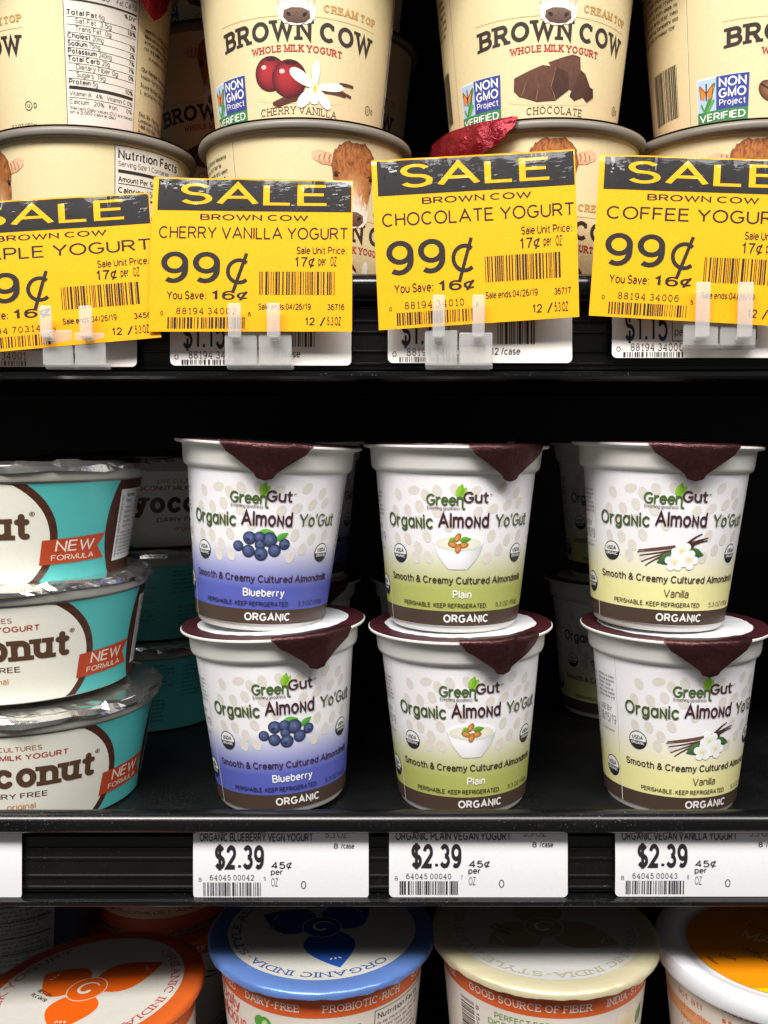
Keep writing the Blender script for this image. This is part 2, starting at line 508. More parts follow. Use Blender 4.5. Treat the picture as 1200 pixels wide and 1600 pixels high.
# ------------------------------------------------------------------ a print: a soup of inked triangles in the flat (u, v), millimetres
class Print:
    def __init__(s):
        s.T = []
        s.q = 0

    def tris(s, T, color, layer, warp=None):
        """T (n,3,2); color one sRGB triple or linear array (n,3,3)"""
        T = np.asarray(T, float)
        if not len(T):
            return
        if warp:
            u, v = warp(T[..., 0], T[..., 1])
            T = np.stack([u, v], -1)
        a = np.zeros(T.shape[:2] + (6,))
        a[..., :2] = T
        s.q = (s.q + 1) % 64
        a[..., 2] = layer * .05 + s.q * .0006
        a[..., 3:] = lin(color) if not isinstance(color, np.ndarray) else color
        # same winding everywhere
        e1, e2 = T[:, 1] - T[:, 0], T[:, 2] - T[:, 0]
        cr = e1[:, 0] * e2[:, 1] - e1[:, 1] * e2[:, 0]
        a[cr < 0] = a[cr < 0][:, ::-1]
        s.T.append(a[np.abs(cr) > 1e-9])

    def rect(s, x0, x1, y0, y1, c, layer=1, warp=None, c2=None):
        T = [((x0, y0), (x1, y0), (x1, y1)), ((x0, y0), (x1, y1), (x0, y1))]
        if c2 is not None:
            b, t = lin(c), lin(c2)
            c = np.array([[b, b, t], [b, t, t]])
        s.tris(T, c, layer, warp)

    def fan(s, pts, c, layer=1, warp=None):
        pts = [tuple(p) for p in pts]
        cx = sum(p[0] for p in pts) / len(pts)
        cy = sum(p[1] for p in pts) / len(pts)
        s.tris([((cx, cy), pts[i], pts[(i + 1) % len(pts)]) for i in range(len(pts))], c, layer, warp)

    def ell(s, cx, cy, rx, ry, c, layer=1, rot=0, n=22, warp=None, edge=None, rings=5, hi=(0, 0)):
        """ellipse; with edge the ink blends from c (at the offset centre hi) to edge"""
        cr, sr = cos(radians(rot)), sin(radians(rot))

        def P(f, a):
            x = rx * f * cos(a) + rx * hi[0] * (1 - f)
            y = ry * f * sin(a) + ry * hi[1] * (1 - f)
            return (cx + x * cr - y * sr, cy + x * sr + y * cr)
        an = [2 * pi * i / n for i in range(n)]
        if edge is None:
            s.fan([P(1, a) for a in an], c, layer, warp)
            return
        c0, c1 = np.array(lin(c)), np.array(lin(edge))
        T, C = [], []
        for k in range(rings):
            f0, f1 = k / rings, (k + 1) / rings
            a0, a1 = c0 + (c1 - c0) * f0 ** 1.6, c0 + (c1 - c0) * f1 ** 1.6
            for i in range(n):
                p, q = an[i], an[(i + 1) % n]
                T.append((P(f0, p), P(f1, p), P(f1, q)))
                C.append((a0, a1, a1))
                if k:
                    T.append((P(f0, p), P(f1, q), P(f0, q)))
                    C.append((a0, a1, a0))
        T, C = np.array(T), np.array(C)
        s.tris(T, C, layer, warp)

    def poly(s, pts, c, layer=1, fn=None, res=.6, warp=None):
        """filled outline; fn(x, y) -> sRGB makes a picture inside it"""
        pts = [Vector(p) for p in pts]
        n = len(pts)
        extra = []
        if fn:
            xs, ys = [p.x for p in pts], [p.y for p in pts]
            y = min(ys)
            row = 0
            while y < max(ys):
                x = min(xs) + (res / 2 if row % 2 else 0)
                while x < max(xs):
                    extra.append(Vector((x, y)))
                    x += res
                y += res * .87
                row += 1
        r = delaunay_2d_cdt(pts + extra, [(i, (i + 1) % n) for i in range(n)], [list(range(n))], 1, 1e-5)
        T, C = [], []
        for f in r[2]:
            for k in range(1, len(f) - 1):
                tri = [r[0][f[0]], r[0][f[k]], r[0][f[k + 1]]]
                T.append([(p.x, p.y) for p in tri])
                if fn:
                    C.append([lin(fn(p.x, p.y)) for p in tri])
        s.tris(T, np.array(C) if fn else c, layer, warp)

    def line(s, pts, w, c, layer=1, cap='round', warp=None):
        s.tris(ribbon(pts, w, cap), c, layer, warp)

    def taper(s, pts, w0, w1, c, layer=1):
        n = len(pts) - 1
        for i in range(n):
            s.tris(ribbon([pts[i], pts[i + 1]], w0 + (w1 - w0) * i / n, 'round'), c, layer)

    def ring(s, cx, cy, r, w, c, layer=1, ry=None, warp=None, n=30):
        ry = ry or r
        s.tris(ribbon([(cx + r * cos(2 * pi * i / n), cy + ry * sin(2 * pi * i / n)) for i in range(n + 1)], w), c, layer, warp)

    def text(s, txt, x0, x1, base, cap, c, layer=2, w=.13, style='butt', slab=False, track=0, warp=None, slant=0):
        """x0/x1: both given -> the line is fitted between them; one given -> natural width from that side; base/cap bound a capital"""
        L = layout(txt, w, style, slab, track)
        if not L:
            return
        al = np.concatenate(L)
        mn, mx = al[..., 0].min(), al[..., 0].max()
        sy = cap / (1 + w)
        if x0 is not None and x1 is not None:
            sx = (x1 - x0) / (mx - mn)
        else:
            sx = sy
            if x0 is None:
                x0 = x1 - (mx - mn) * sx
        for t in L:
            y = (t[..., 1] + w / 2) * sy
            s.tris(np.stack([(t[..., 0] - mn) * sx + x0 + slant * y, y + base], -1), c, layer, warp)

    def center(s, txt, xc, base, cap, c, layer=2, w=.13, stretch=1.0, **k):
        L = layout(txt, w, k.get('style', 'butt'), k.get('slab', False), k.get('track', 0))
        al = np.concatenate(L)
        hw = (al[..., 0].max() - al[..., 0].min()) * cap / (1 + w) * stretch / 2
        s.text(txt, xc - hw, xc + hw, base, cap, c, layer, w, **k)

    def barcode(s, x0, x1, y0, y1, c, layer=2, seed=1, n=30, warp=None):
        R = random.Random(seed)
        ws = [R.choice((1, 1, 1, 2, 2, 3)) for _ in range(2 * n + 1)]
        k = (x1 - x0) / sum(ws)
        x = x0
        for i, q in enumerate(ws):
            if i % 2 == 0:
                s.rect(x, x + q * k * .94, y0, y1, c, layer, warp)
            x += q * k

    def lines(s, x0, x1, y1, y0, step, cap, c, layer=2, seed=1, w=.14, warp=None):
        """small print nobody can read at this distance: rows of word-long dashes of letters"""
        R = random.Random(seed)
        y = y1
        while y > y0:
            x = x0
            end = x1 - R.random() * (x1 - x0) * .25
            while x < end:
                n = R.randint(2, 8)
                wl = min(n * cap * .62, x1 - x)
                if wl < cap * .8: break
                s.text(''.join(R.choice('eaontrisl') for _ in range(n)), x, x + wl, y, cap, c, layer, w, warp=warp)
                x += wl + cap * .6
            y -= step

    def arrays(s, bend=None, vbend=None):
        a = np.concatenate(s.T)
        if vbend:
            sw = [1, 0, 2, 3, 4, 5]
            a = a[..., sw]
            for c in np.arange(math.ceil(a[..., 0].min() / vbend) * vbend + vbend * .017, a[..., 0].max(), vbend):
                a = split(a, c)
            a = a[..., sw]
        if bend:
            u0, u1 = a[..., 0].min(), a[..., 0].max()
            for c in np.arange(math.ceil(u0 / bend) * bend + bend * .013, u1, bend):
                a = split(a, c)
        return a

    def build(s, name, surf, bend=None, sheet=None, vbend=None):
        """surf(u, v, h) mm -> metres xyz arrays; sheet: (us, vs, colourfn) an inked grid under the print"""
        a = s.arrays(bend, vbend) if s.T else np.zeros((0, 3, 6))
        U = a.reshape(-1, 6)
        nf = len(a)
        V = surf(U[:, 0], U[:, 1], U[:, 2])
        F = np.arange(nf * 3).reshape(-1, 3)
        C = U[:, 3:]
        e = 1e-3
        du = surf(U[:, 0] + e, U[:, 1], U[:, 2]) - V
        dv = surf(U[:, 0], U[:, 1] + e, U[:, 2]) - V
        N = np.cross(du, dv)
        loops = F.reshape(-1)
        ls = np.arange(nf) * 3
        lt = np.full(nf, 3)
        if sheet:
            us, vs, fn = sheet
            uu, vv = np.meshgrid(us, vs)
            uu, vv = uu.ravel(), vv.ravel()
            hh = np.zeros_like(uu)
            Vs = surf(uu, vv, hh)
            Ns = np.cross(surf(uu + e, vv, hh) - Vs, surf(uu, vv + e, hh) - Vs)
            Cs = np.array([lin(fn(x, y)) for x, y in zip(uu, vv)])
            b = len(V)
            nu = len(us)
            Q = np.array([(b + j * nu + i, b + j * nu + i + 1, b + (j + 1) * nu + i + 1, b + (j + 1) * nu + i) for j in range(len(vs) - 1) for i in range(nu - 1)])
            V, N, C = np.concatenate([V, Vs]), np.concatenate([N, Ns]), np.concatenate([C, Cs])
            ls = np.concatenate([ls, len(loops) + np.arange(len(Q)) * 4])
            lt = np.concatenate([lt, np.full(len(Q), 4)])
            loops = np.concatenate([loops, Q.ravel()])
        me = bpy.data.meshes.new(name)
        me.vertices.add(len(V))
        me.vertices.foreach_set('co', V.astype(np.float32).ravel())
        me.loops.add(len(loops))
        me.loops.foreach_set('vertex_index', loops.astype(np.int32))
        me.polygons.add(len(ls))
        me.polygons.foreach_set('loop_start', ls.astype(np.int32))
        try:
            me.polygons.foreach_set('loop_total', lt.astype(np.int32))
        except Exception:
            pass
        me.update(calc_edges=True)
        me.polygons.foreach_set('use_smooth', [True] * len(ls))
        ca = me.color_attributes.new('ink', 'FLOAT_COLOR', 'POINT')
        ca.data.foreach_set('color', np.concatenate([C, np.ones((len(C), 1))], 1).astype(np.float32).ravel())
        N /= np.maximum(1e-12, np.linalg.norm(N, axis=1))[:, None]
        me.normals_split_custom_set_from_vertices(N.astype(float).tolist())
        return me


def split(a, c):
    """cut every triangle that crosses u = c"""
    d = a[..., 0] - c
    pos = d > 0
    cnt = pos.sum(1)
    cross = (cnt == 1) | (cnt == 2)
    keep, x, p = a[~cross], a[cross], pos[cross]
    if not len(x):
        return a
    lone = np.where(p.sum(1) == 1, p.argmax(1), (~p).argmax(1))
    r = np.arange(len(x))
    A_, B_, C_ = x[r, lone], x[r, (lone + 1) % 3], x[r, (lone + 2) % 3]
    tb = ((c - A_[:, 0]) / (B_[:, 0] - A_[:, 0]))[:, None]
    tc = ((c - A_[:, 0]) / (C_[:, 0] - A_[:, 0]))[:, None]
    Pb, Pc = A_ + (B_ - A_) * tb, A_ + (C_ - A_) * tc
    return np.concatenate([keep, np.stack([A_, Pb, Pc], 1), np.stack([Pb, B_, C_], 1), np.stack([Pb, C_, Pc], 1)])


def cone_surf(r0, r1, h, z0=0.0, slope=0.0):
    """label wrapped on a tapered cup: r0 at v=0, r1 at v=h (mm)"""
    rm = (r0 + r1) / 2

    def f(u, v, hh):
        v2 = v + slope * u * 0
        r = r0 + (r1 - r0) * v2 / h + hh
        t = u / rm
        return np.stack([r * np.sin(t), -r * np.cos(t), v2 + z0], -1) / 1000
    return f


def mix(a, b, t):
    t = max(0, min(1, t))
    return tuple(a[i] + (b[i] - a[i]) * t for i in range(3))


def fur(x, y, s=1.0, k=0.0):
    return noise.noise(Vector((x * 1.7 * s, y * .8 * s, k))) * .6 + noise.noise(Vector((x * 4.1 * s, y * 1.9 * s, k + 7))) * .4


def circle_text(r, cx=0.0, cy=0.0, start=90.0):
    """line of text set round a circle, clockwise seen from above, tops outward; u = arc length"""
    def f(u, v):
        a = radians(start) - u / r
        return cx + (r + v) * np.cos(a), cy + (r + v) * np.sin(a)
    return f


# ================================================================== shelves (the structure)
X0, X1 = -0.75, 0.75
DECK_U, DECK_M, DECK_L = ZC + .0415, ZC - .1545, ZC - .3535     # deck heights


def shelf(deck, label, up=0.0):
    root = tag(empty('display_shelf', (0, .355, deck)), label, 'shelf', 'shelves of the cooler')
    me = box_mesh('deck', X0, X1, .0085, .44, -.012, 0, .0012)
    link('deck', me, M_DECK, root)
    lift = lambda q: [(y, z + up) for y, z in q]
    # rail: a rolled bead on top, a recessed channel with ribs, a lip below
    pr = [(.0078, -.002)]
    pr += [(.0022 + .0046 * cos(radians(a)), .0056 + .0044 * sin(radians(a))) for a in range(20, 281, 20)]
    pr += [(.0034, .0006), (.0078, -.0012)]
    link('bead', extrude_x('bead', lift(pr), X0, X1), M_BLACK, root)
    rib = [(.0084, -.0012)]
    zz = -.0020
    rib.append((.0060, zz))
    for k, dz in enumerate((.0050, .0040, .0070, .0046)):
        rib += [(.0060, zz - dz + .0009), (.0052, zz - dz + .0006), (.0052, zz - dz + .0001), (.0060, zz - dz - .0002)]
        zz -= dz
    rib += [(.0060, -.0242), (.0084, -.0242)]
    link('channel', extrude_x('channel', lift(rib), X0, X1, 20), M_CHANNEL, root)
    lip = [(.0084, -.0243)] + [(.0000 + .0016 * cos(radians(a)), -.0243 + .0016 * sin(radians(a))) for a in range(90, 271, 30)] + [(.0084, -.0275)]
    lip = [(.0084, -.0252), (.0040, -.0253), (.0010, -.0252), (.0002, -.0256), (.0002, -.0270), (.0014, -.0280), (.0084, -.0285)]
    link('lip', extrude_x('lip', lift(lip), X0, X1), M_BLACK, root)
    return root


shelf(ZC + .232, 'black shelf above the cream yogurt cups, unseen, added to shade the back')  # unseen shelf, added to keep the canopy lamp off the back
shelf(DECK_U, 'black shelf holding the cream yogurt cups, its rail hung with yellow sale signs', .006)
shelf(DECK_M, 'black shelf holding the almond yogurt cups, its rail lined with white price tags')
fl = link('cooler_floor', box_mesh('cooler_floor', X0, X1, .30, .80, DECK_L - .02, DECK_L, 0), M_DECK)
tag(fl, kind='structure')
bk = link('back_wall', box_mesh('back_wall', X0, X1, .80, .82, DECK_L - .02, ZC + .6, 0), M_BACK)
tag(bk, kind='structure')


# ================================================================== almond yogurt cups
def px(u, v, Y):
    """point of the vertical plane y = Y seen at (u, v) of the 1200 x 1600 photograph (used to take real sizes from it)"""
    x, y = (u - 600) / 1500, (800 - v) / 1500
    r = Vector((x, cos(PITCH) + y * sin(PITCH), -sin(PITCH) + y * cos(PITCH)))
    r *= Y / r.y
    return Vector((r.x, r.y, r.z + ZC))


BROWN, GREEN, DKGREEN, PLUM = (62, 46, 40), (120, 170, 50), (66, 88, 40), (66, 36, 44)


def usda(p, cx, cy, r=3.9):
    p.ell(cx, cy, r, r, (40, 38, 44), 2, n=30)
    p.ell(cx, cy, r * .9, r * .9, (238, 238, 236), 3, n=30)
    p.fan([(cx + r * .9 * cos(a), cy - .2 + r * .9 * sin(a)) for a in np.linspace(-pi, 0, 16)], (44, 42, 48), 4)
    p.text('USDA', cx - r * .6, cx + r * .6, cy + r * .10, r * .42, (40, 38, 44), 5, .22)
    p.text('ORGANIC', cx - r * .74, cx + r * .74, cy - r * .42, r * .30, (240, 240, 238), 5, .2)


def leaf(p, x, y, L, w, rot, c, c2, layer):
    ca, sa = cos(radians(rot)), sin(radians(rot))
    pts = []
    for i in range(9):
        t = i / 8
        pts.append((t * L, w * sin(pi * t ** .8)))
    for i in range(1, 8):
        t = 1 - i / 8
        pts.append((t * L, -w * sin(pi * t ** .8)))
    W_ = [(x + a * ca - b * sa, y + a * sa + b * ca) for a, b in pts]
    p.poly(W_, c, layer, fn=lambda X, Y: mix(c, c2, .5 + ((X - x) * -sa + (Y - y) * ca) / w * .6), res=.5)


DOTS = [(-24.3, 51.5, 20), (-16.8, 53.5, -75), (-12.2, 51.8, 15), (-19.9, 45.4, 15), (-14.7, 47.2, 15), (-26.4, 44.8, 10), (-7.6, 53.6, 15),
        (-1.2, 54.2, 25), (16.9, 54.6, -40), (24.0, 52.6, -25), (26.0, 48.6, -30), (19.8, 48.1, -40), (13.3, 46.7, -50), (7.4, 45.4, -20), (6.1, 53.6, -50),
        (-26.3, 33.8, 15), (-20.6, 34.1, 15), (-11.9, 35.5, 20), (-15.9, 31.0, 15), (-11.6, 27.3, 20), (-17.1, 26.8, 15), (13.4, 36.0, -15), (21.1, 34.3, -25),
        (17.2, 30.4, -20), (12.1, 27.3, -20), (28.0, 35.6, -20), (-8.0, 45.6, 20), (-3.5, 40.0, 10), (18.5, 42.0, -30), (-22.0, 39.6, 25), (30.5, 42.0, -20), (-14.4, 41.2, 10)]


def blueberries(p, cx, cy):
    q = 14.7
    leaf(p, cx - 1.2, cy + 5.3, 6.2, 1.5, -8 + 12, (70, 150, 50), (120, 190, 80), 3)
    leaf(p, cx + 5.6, cy + 2.6, 5.6, 1.4, 32, (60, 140, 50), (110, 185, 75), 3)
    for i, (x, y, r) in enumerate([(580, 788, 32), (585, 832, 30), (525, 795, 38), (637, 800, 43), (460, 845, 31), (668, 862, 37), (723, 825, 32), (520, 872, 36), (592, 885, 39)]):
        X, Y, R_ = cx + (x - 590) / q, cy + (840 - y) / q, r / q
        p.ell(X, Y, R_, R_, (92, 106, 150), 4, n=24, edge=(28, 34, 68), rings=6, hi=(-.25, .35))
        a = i * 1.9
        p.ell(X + R_ * .25 * cos(a + 2), Y + R_ * (.2 + .2 * sin(a)), R_ * .36, R_ * .22, (110, 122, 162), 5, rot=i * 40, n=12, edge=(82, 95, 138), rings=3)
        if i in (2, 6, 8):
            kx, ky = X + R_ * .30 * cos(a), Y - R_ * .25
            p.fan([(kx + R_ * (.34 if q % 2 else .20) * cos(q * pi / 5), ky + R_ * (.28 if q % 2 else .15) * sin(q * pi / 5)) for q in range(10)], (44, 48, 82), 6)


def bowl(p, cx, cy):
    out = [(cx - 9.5, cy + 3.2)] + [(cx - 9.3 + 5.6 * t ** 1.8, cy + 3.2 - 10.6 * t) for t in np.linspace(.1, 1, 8)]
    out += [(cx + 9.5 - (2 * cx * 0 + 5.9) * t ** 1.8, cy + 3.2 - 10.6 * t) for t in np.linspace(1, .1, 8)] + [(cx + 9.5, cy + 3.2)]
    p.poly(out, 0, 3, fn=lambda X, Y: mix((246, 246, 248), (188, 186, 190), max(0, (X - cx) / 11) ** 1.5 + max(0, (cy - 2 - Y) / 16)), res=.8)
    p.ell(cx, cy + 3.2, 9.6, 3.3, (226, 226, 222), 4, edge=(250, 250, 250), n=32)
    p.ell(cx, cy + 2.9, 8.8, 2.7, (244, 242, 228), 5, edge=(226, 222, 204), n=32)
    leaf(p, cx - 3.8, cy + 3.6, 3.6, 1.2, 20, (84, 150, 40), (140, 190, 70), 6)
    leaf(p, cx + .4, cy + 4.0, 4.6, 1.3, 10, (70, 130, 40), (120, 180, 60), 6)
    for x, y, r in ((-.4, 5.2, 62), (-2.2, 2.4, -20), (1.9, 2.2, 12), (-.1, 1.0, 75)):
        p.ell(cx + x, cy + y, 2.0, 1.15, (226, 156, 84), 7, rot=r, edge=(150, 84, 36), n=16, hi=(-.2, .3))


def petal(p, x, y, L, w, rot, c=(250, 250, 250), c2=(222, 222, 214), layer=5):
    ca, sa = cos(radians(rot)), sin(radians(rot))
    pts = [(L * (.5 - .5 * cos(t)) , w * sin(t) * (1 + .25 * -cos(t))) for t in np.linspace(0, 2 * pi, 19)[:-1]]
    W_ = [(x + a * ca - b * sa, y + a * sa + b * ca) for a, b in pts]
    p.poly(W_, c, layer, fn=lambda X, Y: mix(c2, c, math.hypot(X - x, Y - y) / L * 1.3), res=.7)


def vanilla_spray(p, cx, cy):
    bn, bn2 = (74, 48, 44), (104, 74, 66)
    for i, (a, b, c_) in enumerate([((-14, .2), (-3, 2.2), (7, 4)), ((-13, -1.2), (-3, 1.2), (7, 3.2)), ((-12.4, -3.6), (-5, .4), (5, 2.6)), ((-10.8, -5), (-6, -.6), (4, 2)), ((-13.6, .9), (-4, 2.8), (8, 4.6))]):
        pts = [((1 - t) ** 2 * a[0] + 2 * t * (1 - t) * b[0] + t * t * c_[0] + cx, (1 - t) ** 2 * a[1] + 2 * t * (1 - t) * b[1] + t * t * c_[1] + cy) for t in np.linspace(0, 1, 9)]
        p.taper(pts, .45, .95, bn if i % 2 else bn2, 3)
    for a, b in (((4, 3.4), (12.8, 6.6)), ((4.5, 4.2), (10, 8.2)), ((5, 3), (12.6, 5.6))):
        p.taper([(cx + a[0] + (b[0] - a[0]) * t, cy + a[1] + (b[1] - a[1]) * t + sin(t * 3) * .5) for t in np.linspace(0, 1, 6)], 1.1, .4, bn, 3)
    leaf(p, cx + 1, cy - .4, -8.2, 2.3, 22, (44, 84, 48), (80, 120, 70), 4)
    leaf(p, cx + 5, cy + 1.6, 7, 1.9, -14, (40, 80, 44), (76, 116, 66), 4)
    for fx, fy, s in ((2.7, 1.4, 1.0), (5.6, -2.0, 1.0), (.2, -3.0, .95)):
        for k in range(5):
            petal(p, cx + fx, cy + fy, 4.0 * s, 1.55 * s, 90 + 72 * k + fx * 9)
        p.ell(cx + fx, cy + fy, .8, .8, (236, 206, 90), 6, edge=(244, 238, 190), n=12)


FLAV = {
    'blueberry': dict(col=(90, 99, 184), name='Blueberry', nc=(244, 244, 250), nw=.20, fine=(44, 38, 70), smooth=(66, 38, 66), art=blueberries, ay=31.4),
    'plain': dict(col=(178, 183, 100), name='Plain', nc=(246, 246, 236), nw=.20, fine=(60, 52, 34), smooth=BROWN, art=bowl, ay=30.2),
    'vanilla': dict(col=(238, 232, 164), name='Vanilla', nc=(84, 66, 44), nw=.12, fine=(70, 58, 40), smooth=BROWN, art=vanilla_spray, ay=28.4),
}


def almond_label(fl):
    f = FLAV[fl]
    p = Print()
    for x, y, r in DOTS:
        p.ell(x, y, 1.75, 2.5, (222, 215, 207), 1, rot=r, n=16)
        p.tris(ribbon([(x + .5 * k, y + 1.4 - abs(k) * .3) for k in (-1, 1)], .06), (206, 198, 190), 2)
    for x, y, r in DOTS[::2]:
        p.ell(x + 94, y, 1.75, 2.5, (222, 215, 207), 1, rot=r, n=12)
    # logo
    leaf(p, -.2, 51.2, 5.6, 1.5, 74, (110, 168, 40), (160, 204, 70), 5)
    leaf(p, .3, 51.0, 5.0, 1.2, 58, (170, 208, 90), (120, 178, 50), 4)
    p.text('Greeŋ', -11.8, 2.6, 47.9, 4.6, (72, 100, 42), 6, .19, 'round', track=-.08)
    p.text('Gut', 1.7, 11.2, 49.0, 4.5, (74, 48, 46), 6, .19, 'round', track=-.06)
    p.text('®', 11.6, 12.6, 51.8, .9, (90, 80, 70), 6, .1)
    p.text('Enriching goodness', -11.5, .6, 46.3, 1.35, (74, 60, 50), 6, .14)
    # name
    p.text('Orgɑɴic', -30.4, -9.4, 38.6, 5.6, DKGREEN, 7, .18, 'round')
    p.text('Almoɴd', -7.4, 11.9, 39.3, 5.9, PLUM, 7, .19, 'round')
    p.text("Yo'Gut", 14.6, 32.6, 39.4, 5.2, DKGREEN, 7, .16, 'round')
    usda(p, -25.3, 27.9)
    usda(p, 27.4, 28.6)
    f['art'](p, .4, f['ay'])
    p.text('Smooth & Creamy Cultured Almondmilk', -31.0, 33.4, 17.0, 2.9, f['smooth'], 4, .18, 'round')
    p.center(f['name'], 2.4, 11.2, 3.3, f['nc'], 4, f['nw'], .92)
    p.text('PERISHABLE. KEEP REFRIGERATED.', -24.2, 13.6, 7.3, 1.9, f['fine'], 4, .18)
    p.text('5.3 OZ (150g)', 18.0, 33.0, 7.3, 1.9, f['fine'], 4, .12)
    p.text('ORGANIC', -5.4, 14.4, 1.4, 3.3, (238, 236, 232), 4, .24)
    # the panel past the seam
    p.rect(-34.5, -34.25, 0, 60, (252, 252, 252), 2)
    p.rect(-34.75, -34.5, 0, 60, (176, 170, 164), 1)
    p.lines(-47, -35.8, 51, 41, 1.75, 1.15, (60, 50, 54), 3, 5)
    p.rect(-47.5, -35.4, 30.6, 39.8, (246, 246, 246), 2)
    p.text('USE BY', -46.5, -38.0, 36.6, 2.3, (60, 54, 56), 3, .12)
    p.text('06/15/19', -47.2, -35.8, 31.6, 3.9, (52, 46, 48), 3, .1)
    p.text('Contains: Almonds', -46, -37, 28.2, 1.0, (60, 54, 56), 3, .12)
    usda(p, -39.8, 13.4, 4.4)
    for k in range(3):
        p.lines(-60, -49.5, 50 - k * 14, 40 - k * 14, 1.75, 1.1, (64, 54, 58), 3, 11 + k)
    # the other end: nutrition panel and turned small print
    turn = lambda u, v: (44.0 - v, u)
    p.text('KEEP REFRIGERATED', 12, 38, 0, 1.5, (64, 54, 50), 3, .14, warp=turn)
    p.text('100% PLANT BASED', 24, 54, 2.6, 1.7, (84, 104, 50), 3, .14, warp=turn)
    p.rect(49, 69, 13, 54, (248, 248, 246), 2)
    p.lines(50, 68, 51, 14, 2.0, 1.2, (50, 44, 46), 3, 23)
    c = f['col']
    wh = (240, 237, 240)

    def sheet(u, v):
        if v < 5.95: return (76, 60, 50)
        return mix(c, wh, ((v - 14.5) / 17.5) ** .9 if v > 14.5 else 0)
    vs = [0, .02, 5.9, 5.98, 14.4, 16, 18, 20, 22, 24, 26, 28, 30, 32.5, 40, 50, 60]
    return p.build('label', cone_surf(27.1, 33.0, 60, 3), 2.2, (np.linspace(-94.4, 94.4, 145), vs, sheet))


ALMOND_LABEL = {k: almond_label(k) for k in FLAV}
body_prof = [(0, .0016), (.0225, .0016), (.0243, .0002), (.0252, 0), (.0259, .0008), (.0262, .0026), (.0269, .0030)]
body_prof += [(.0269, .0031), (.0328, .0629), (.0334, .0633), (.0345, .0641), (.0350, .0655), (.0355, .0715), (.0358, .0722), (.0381, .0727), (.0386, .0732), (.0386, .0738), (.0380, .0742), (.034, .0742), (.0335, .0735), (0, .0733)]
ALMOND_BODY = lathe('body', [(r, z) for r, z in body_prof], 128)


def foil_lid(name, R, z, tabw, tabl, rw, seg=128, seed=1, droop=.0, tipround=.82, inset=.0030, lift=.0):
    """foil disc with a white middle of radius rw and a pull tab folded down over the front of the rim (faces -y)"""
    R_ = random.Random(seed)
    V, F, MI = [], [], []
    radii = [0, rw * .5, rw * .86, rw, rw + .0012, (rw + R) / 2 + .001, R - .0016, R - .0004, R + .0001]
    rows = []
    for k, r in enumerate(radii):
        row = []
        for i in range(1 if r == 0 else seg):
            a = 2 * pi * i / seg
            rr = r
            if k in (3, 4):
                rr += .0007 * noise.noise(Vector((cos(a) * 3 + seed, sin(a) * 3, 0))) + .00022 * noise.noise(Vector((cos(a) * 16, sin(a) * 16, seed)))
            zz = z + .0003 + (.00025 * noise.noise(Vector((rr * 260 * cos(a), rr * 260 * sin(a), seed))) if 0 < k < 7 else 0) + (lift * (1 - (rr / R) ** 2))
            if k == 8: zz = z - .0007
            row.append(len(V))
            V.append((rr * sin(a), -rr * cos(a), zz))
        rows.append(row)
    for k, (a, b) in enumerate(zip(rows, rows[1:])):
        for i in range(seg):
            j = (i + 1) % seg
            F.append((a[0], b[j], b[i]) if len(a) == 1 else (a[i], a[j], b[j], b[i]))
            MI.append(0 if k < 3 else 1)
    disc = mesh_of(name, V, F, True, 50, MI)
    # pull tab
    V, F = [], []
    nl, ns = 22, 16
    path = [(-.0030, .00055), (-.0008, .0006), (.0004, .0003), (.0009, -.0006), (.0010, -.0020)]
    rest = tabl
    for t in np.linspace(.15, 1, nl - len(path)):
        path.append((.0010 - inset * (t ** 1.2), -.0020 - rest * t))
    for k, (dr, dz) in enumerate(path):
        t = max(0, (k - 3) / (len(path) - 4)) if k > 3 else 0
        if t < tipround:
            hw = tabw / 2 * (1 - .80 * (t / tipround) ** .85)
        else:
            q = (t - tipround) / (1 - tipround)
            hw = tabw / 2 * .20 * sqrt(max(0, 1 - q * q)) + .0002
        for s in range(ns + 1):
            w = (s / ns * 2 - 1) * hw
            a = w / R
            r = R + dr + .0007 * noise.noise(Vector((w * 130, dz * 130, seed * 3))) + .0009 * max(0, t - .55) * sin(w * 260 + seed) + .0011 * t * t
            if k < 3: r = R + dr
            V.append((r * sin(a), -r * cos(a), z + dz + .0002))
    for k in range(len(path) - 1):
        for s in range(ns):
            a = k * (ns + 1) + s
            F.append((a, a + 1, a + ns + 2, a + ns + 1))
    return disc, mesh_of('tab', V, F, True, 60)


LIDS = [foil_lid('lid', .0384, .0742, .036, .0120, .0315, seed=k) for k in range(1, 7)]


def almond_cup(flavour, loc, tilt, rlabel, rtab, label, k, group):
    root = tag(empty('almond_yogurt_cup', loc, (radians(tilt[0]), radians(tilt[1]), 0)), label, 'yogurt cup', group)
    link('body', ALMOND_BODY, M_WHITE, root)
    link('label', ALMOND_LABEL[flavour], M_LABEL, root, rlabel)
    disc, tb = LIDS[k % len(LIDS)]
    d = link('lid', disc, [M_LIDWHITE, M_MAROONFLAT], root, rtab)
    link('tab', tb, M_MAROON, d)
    return root


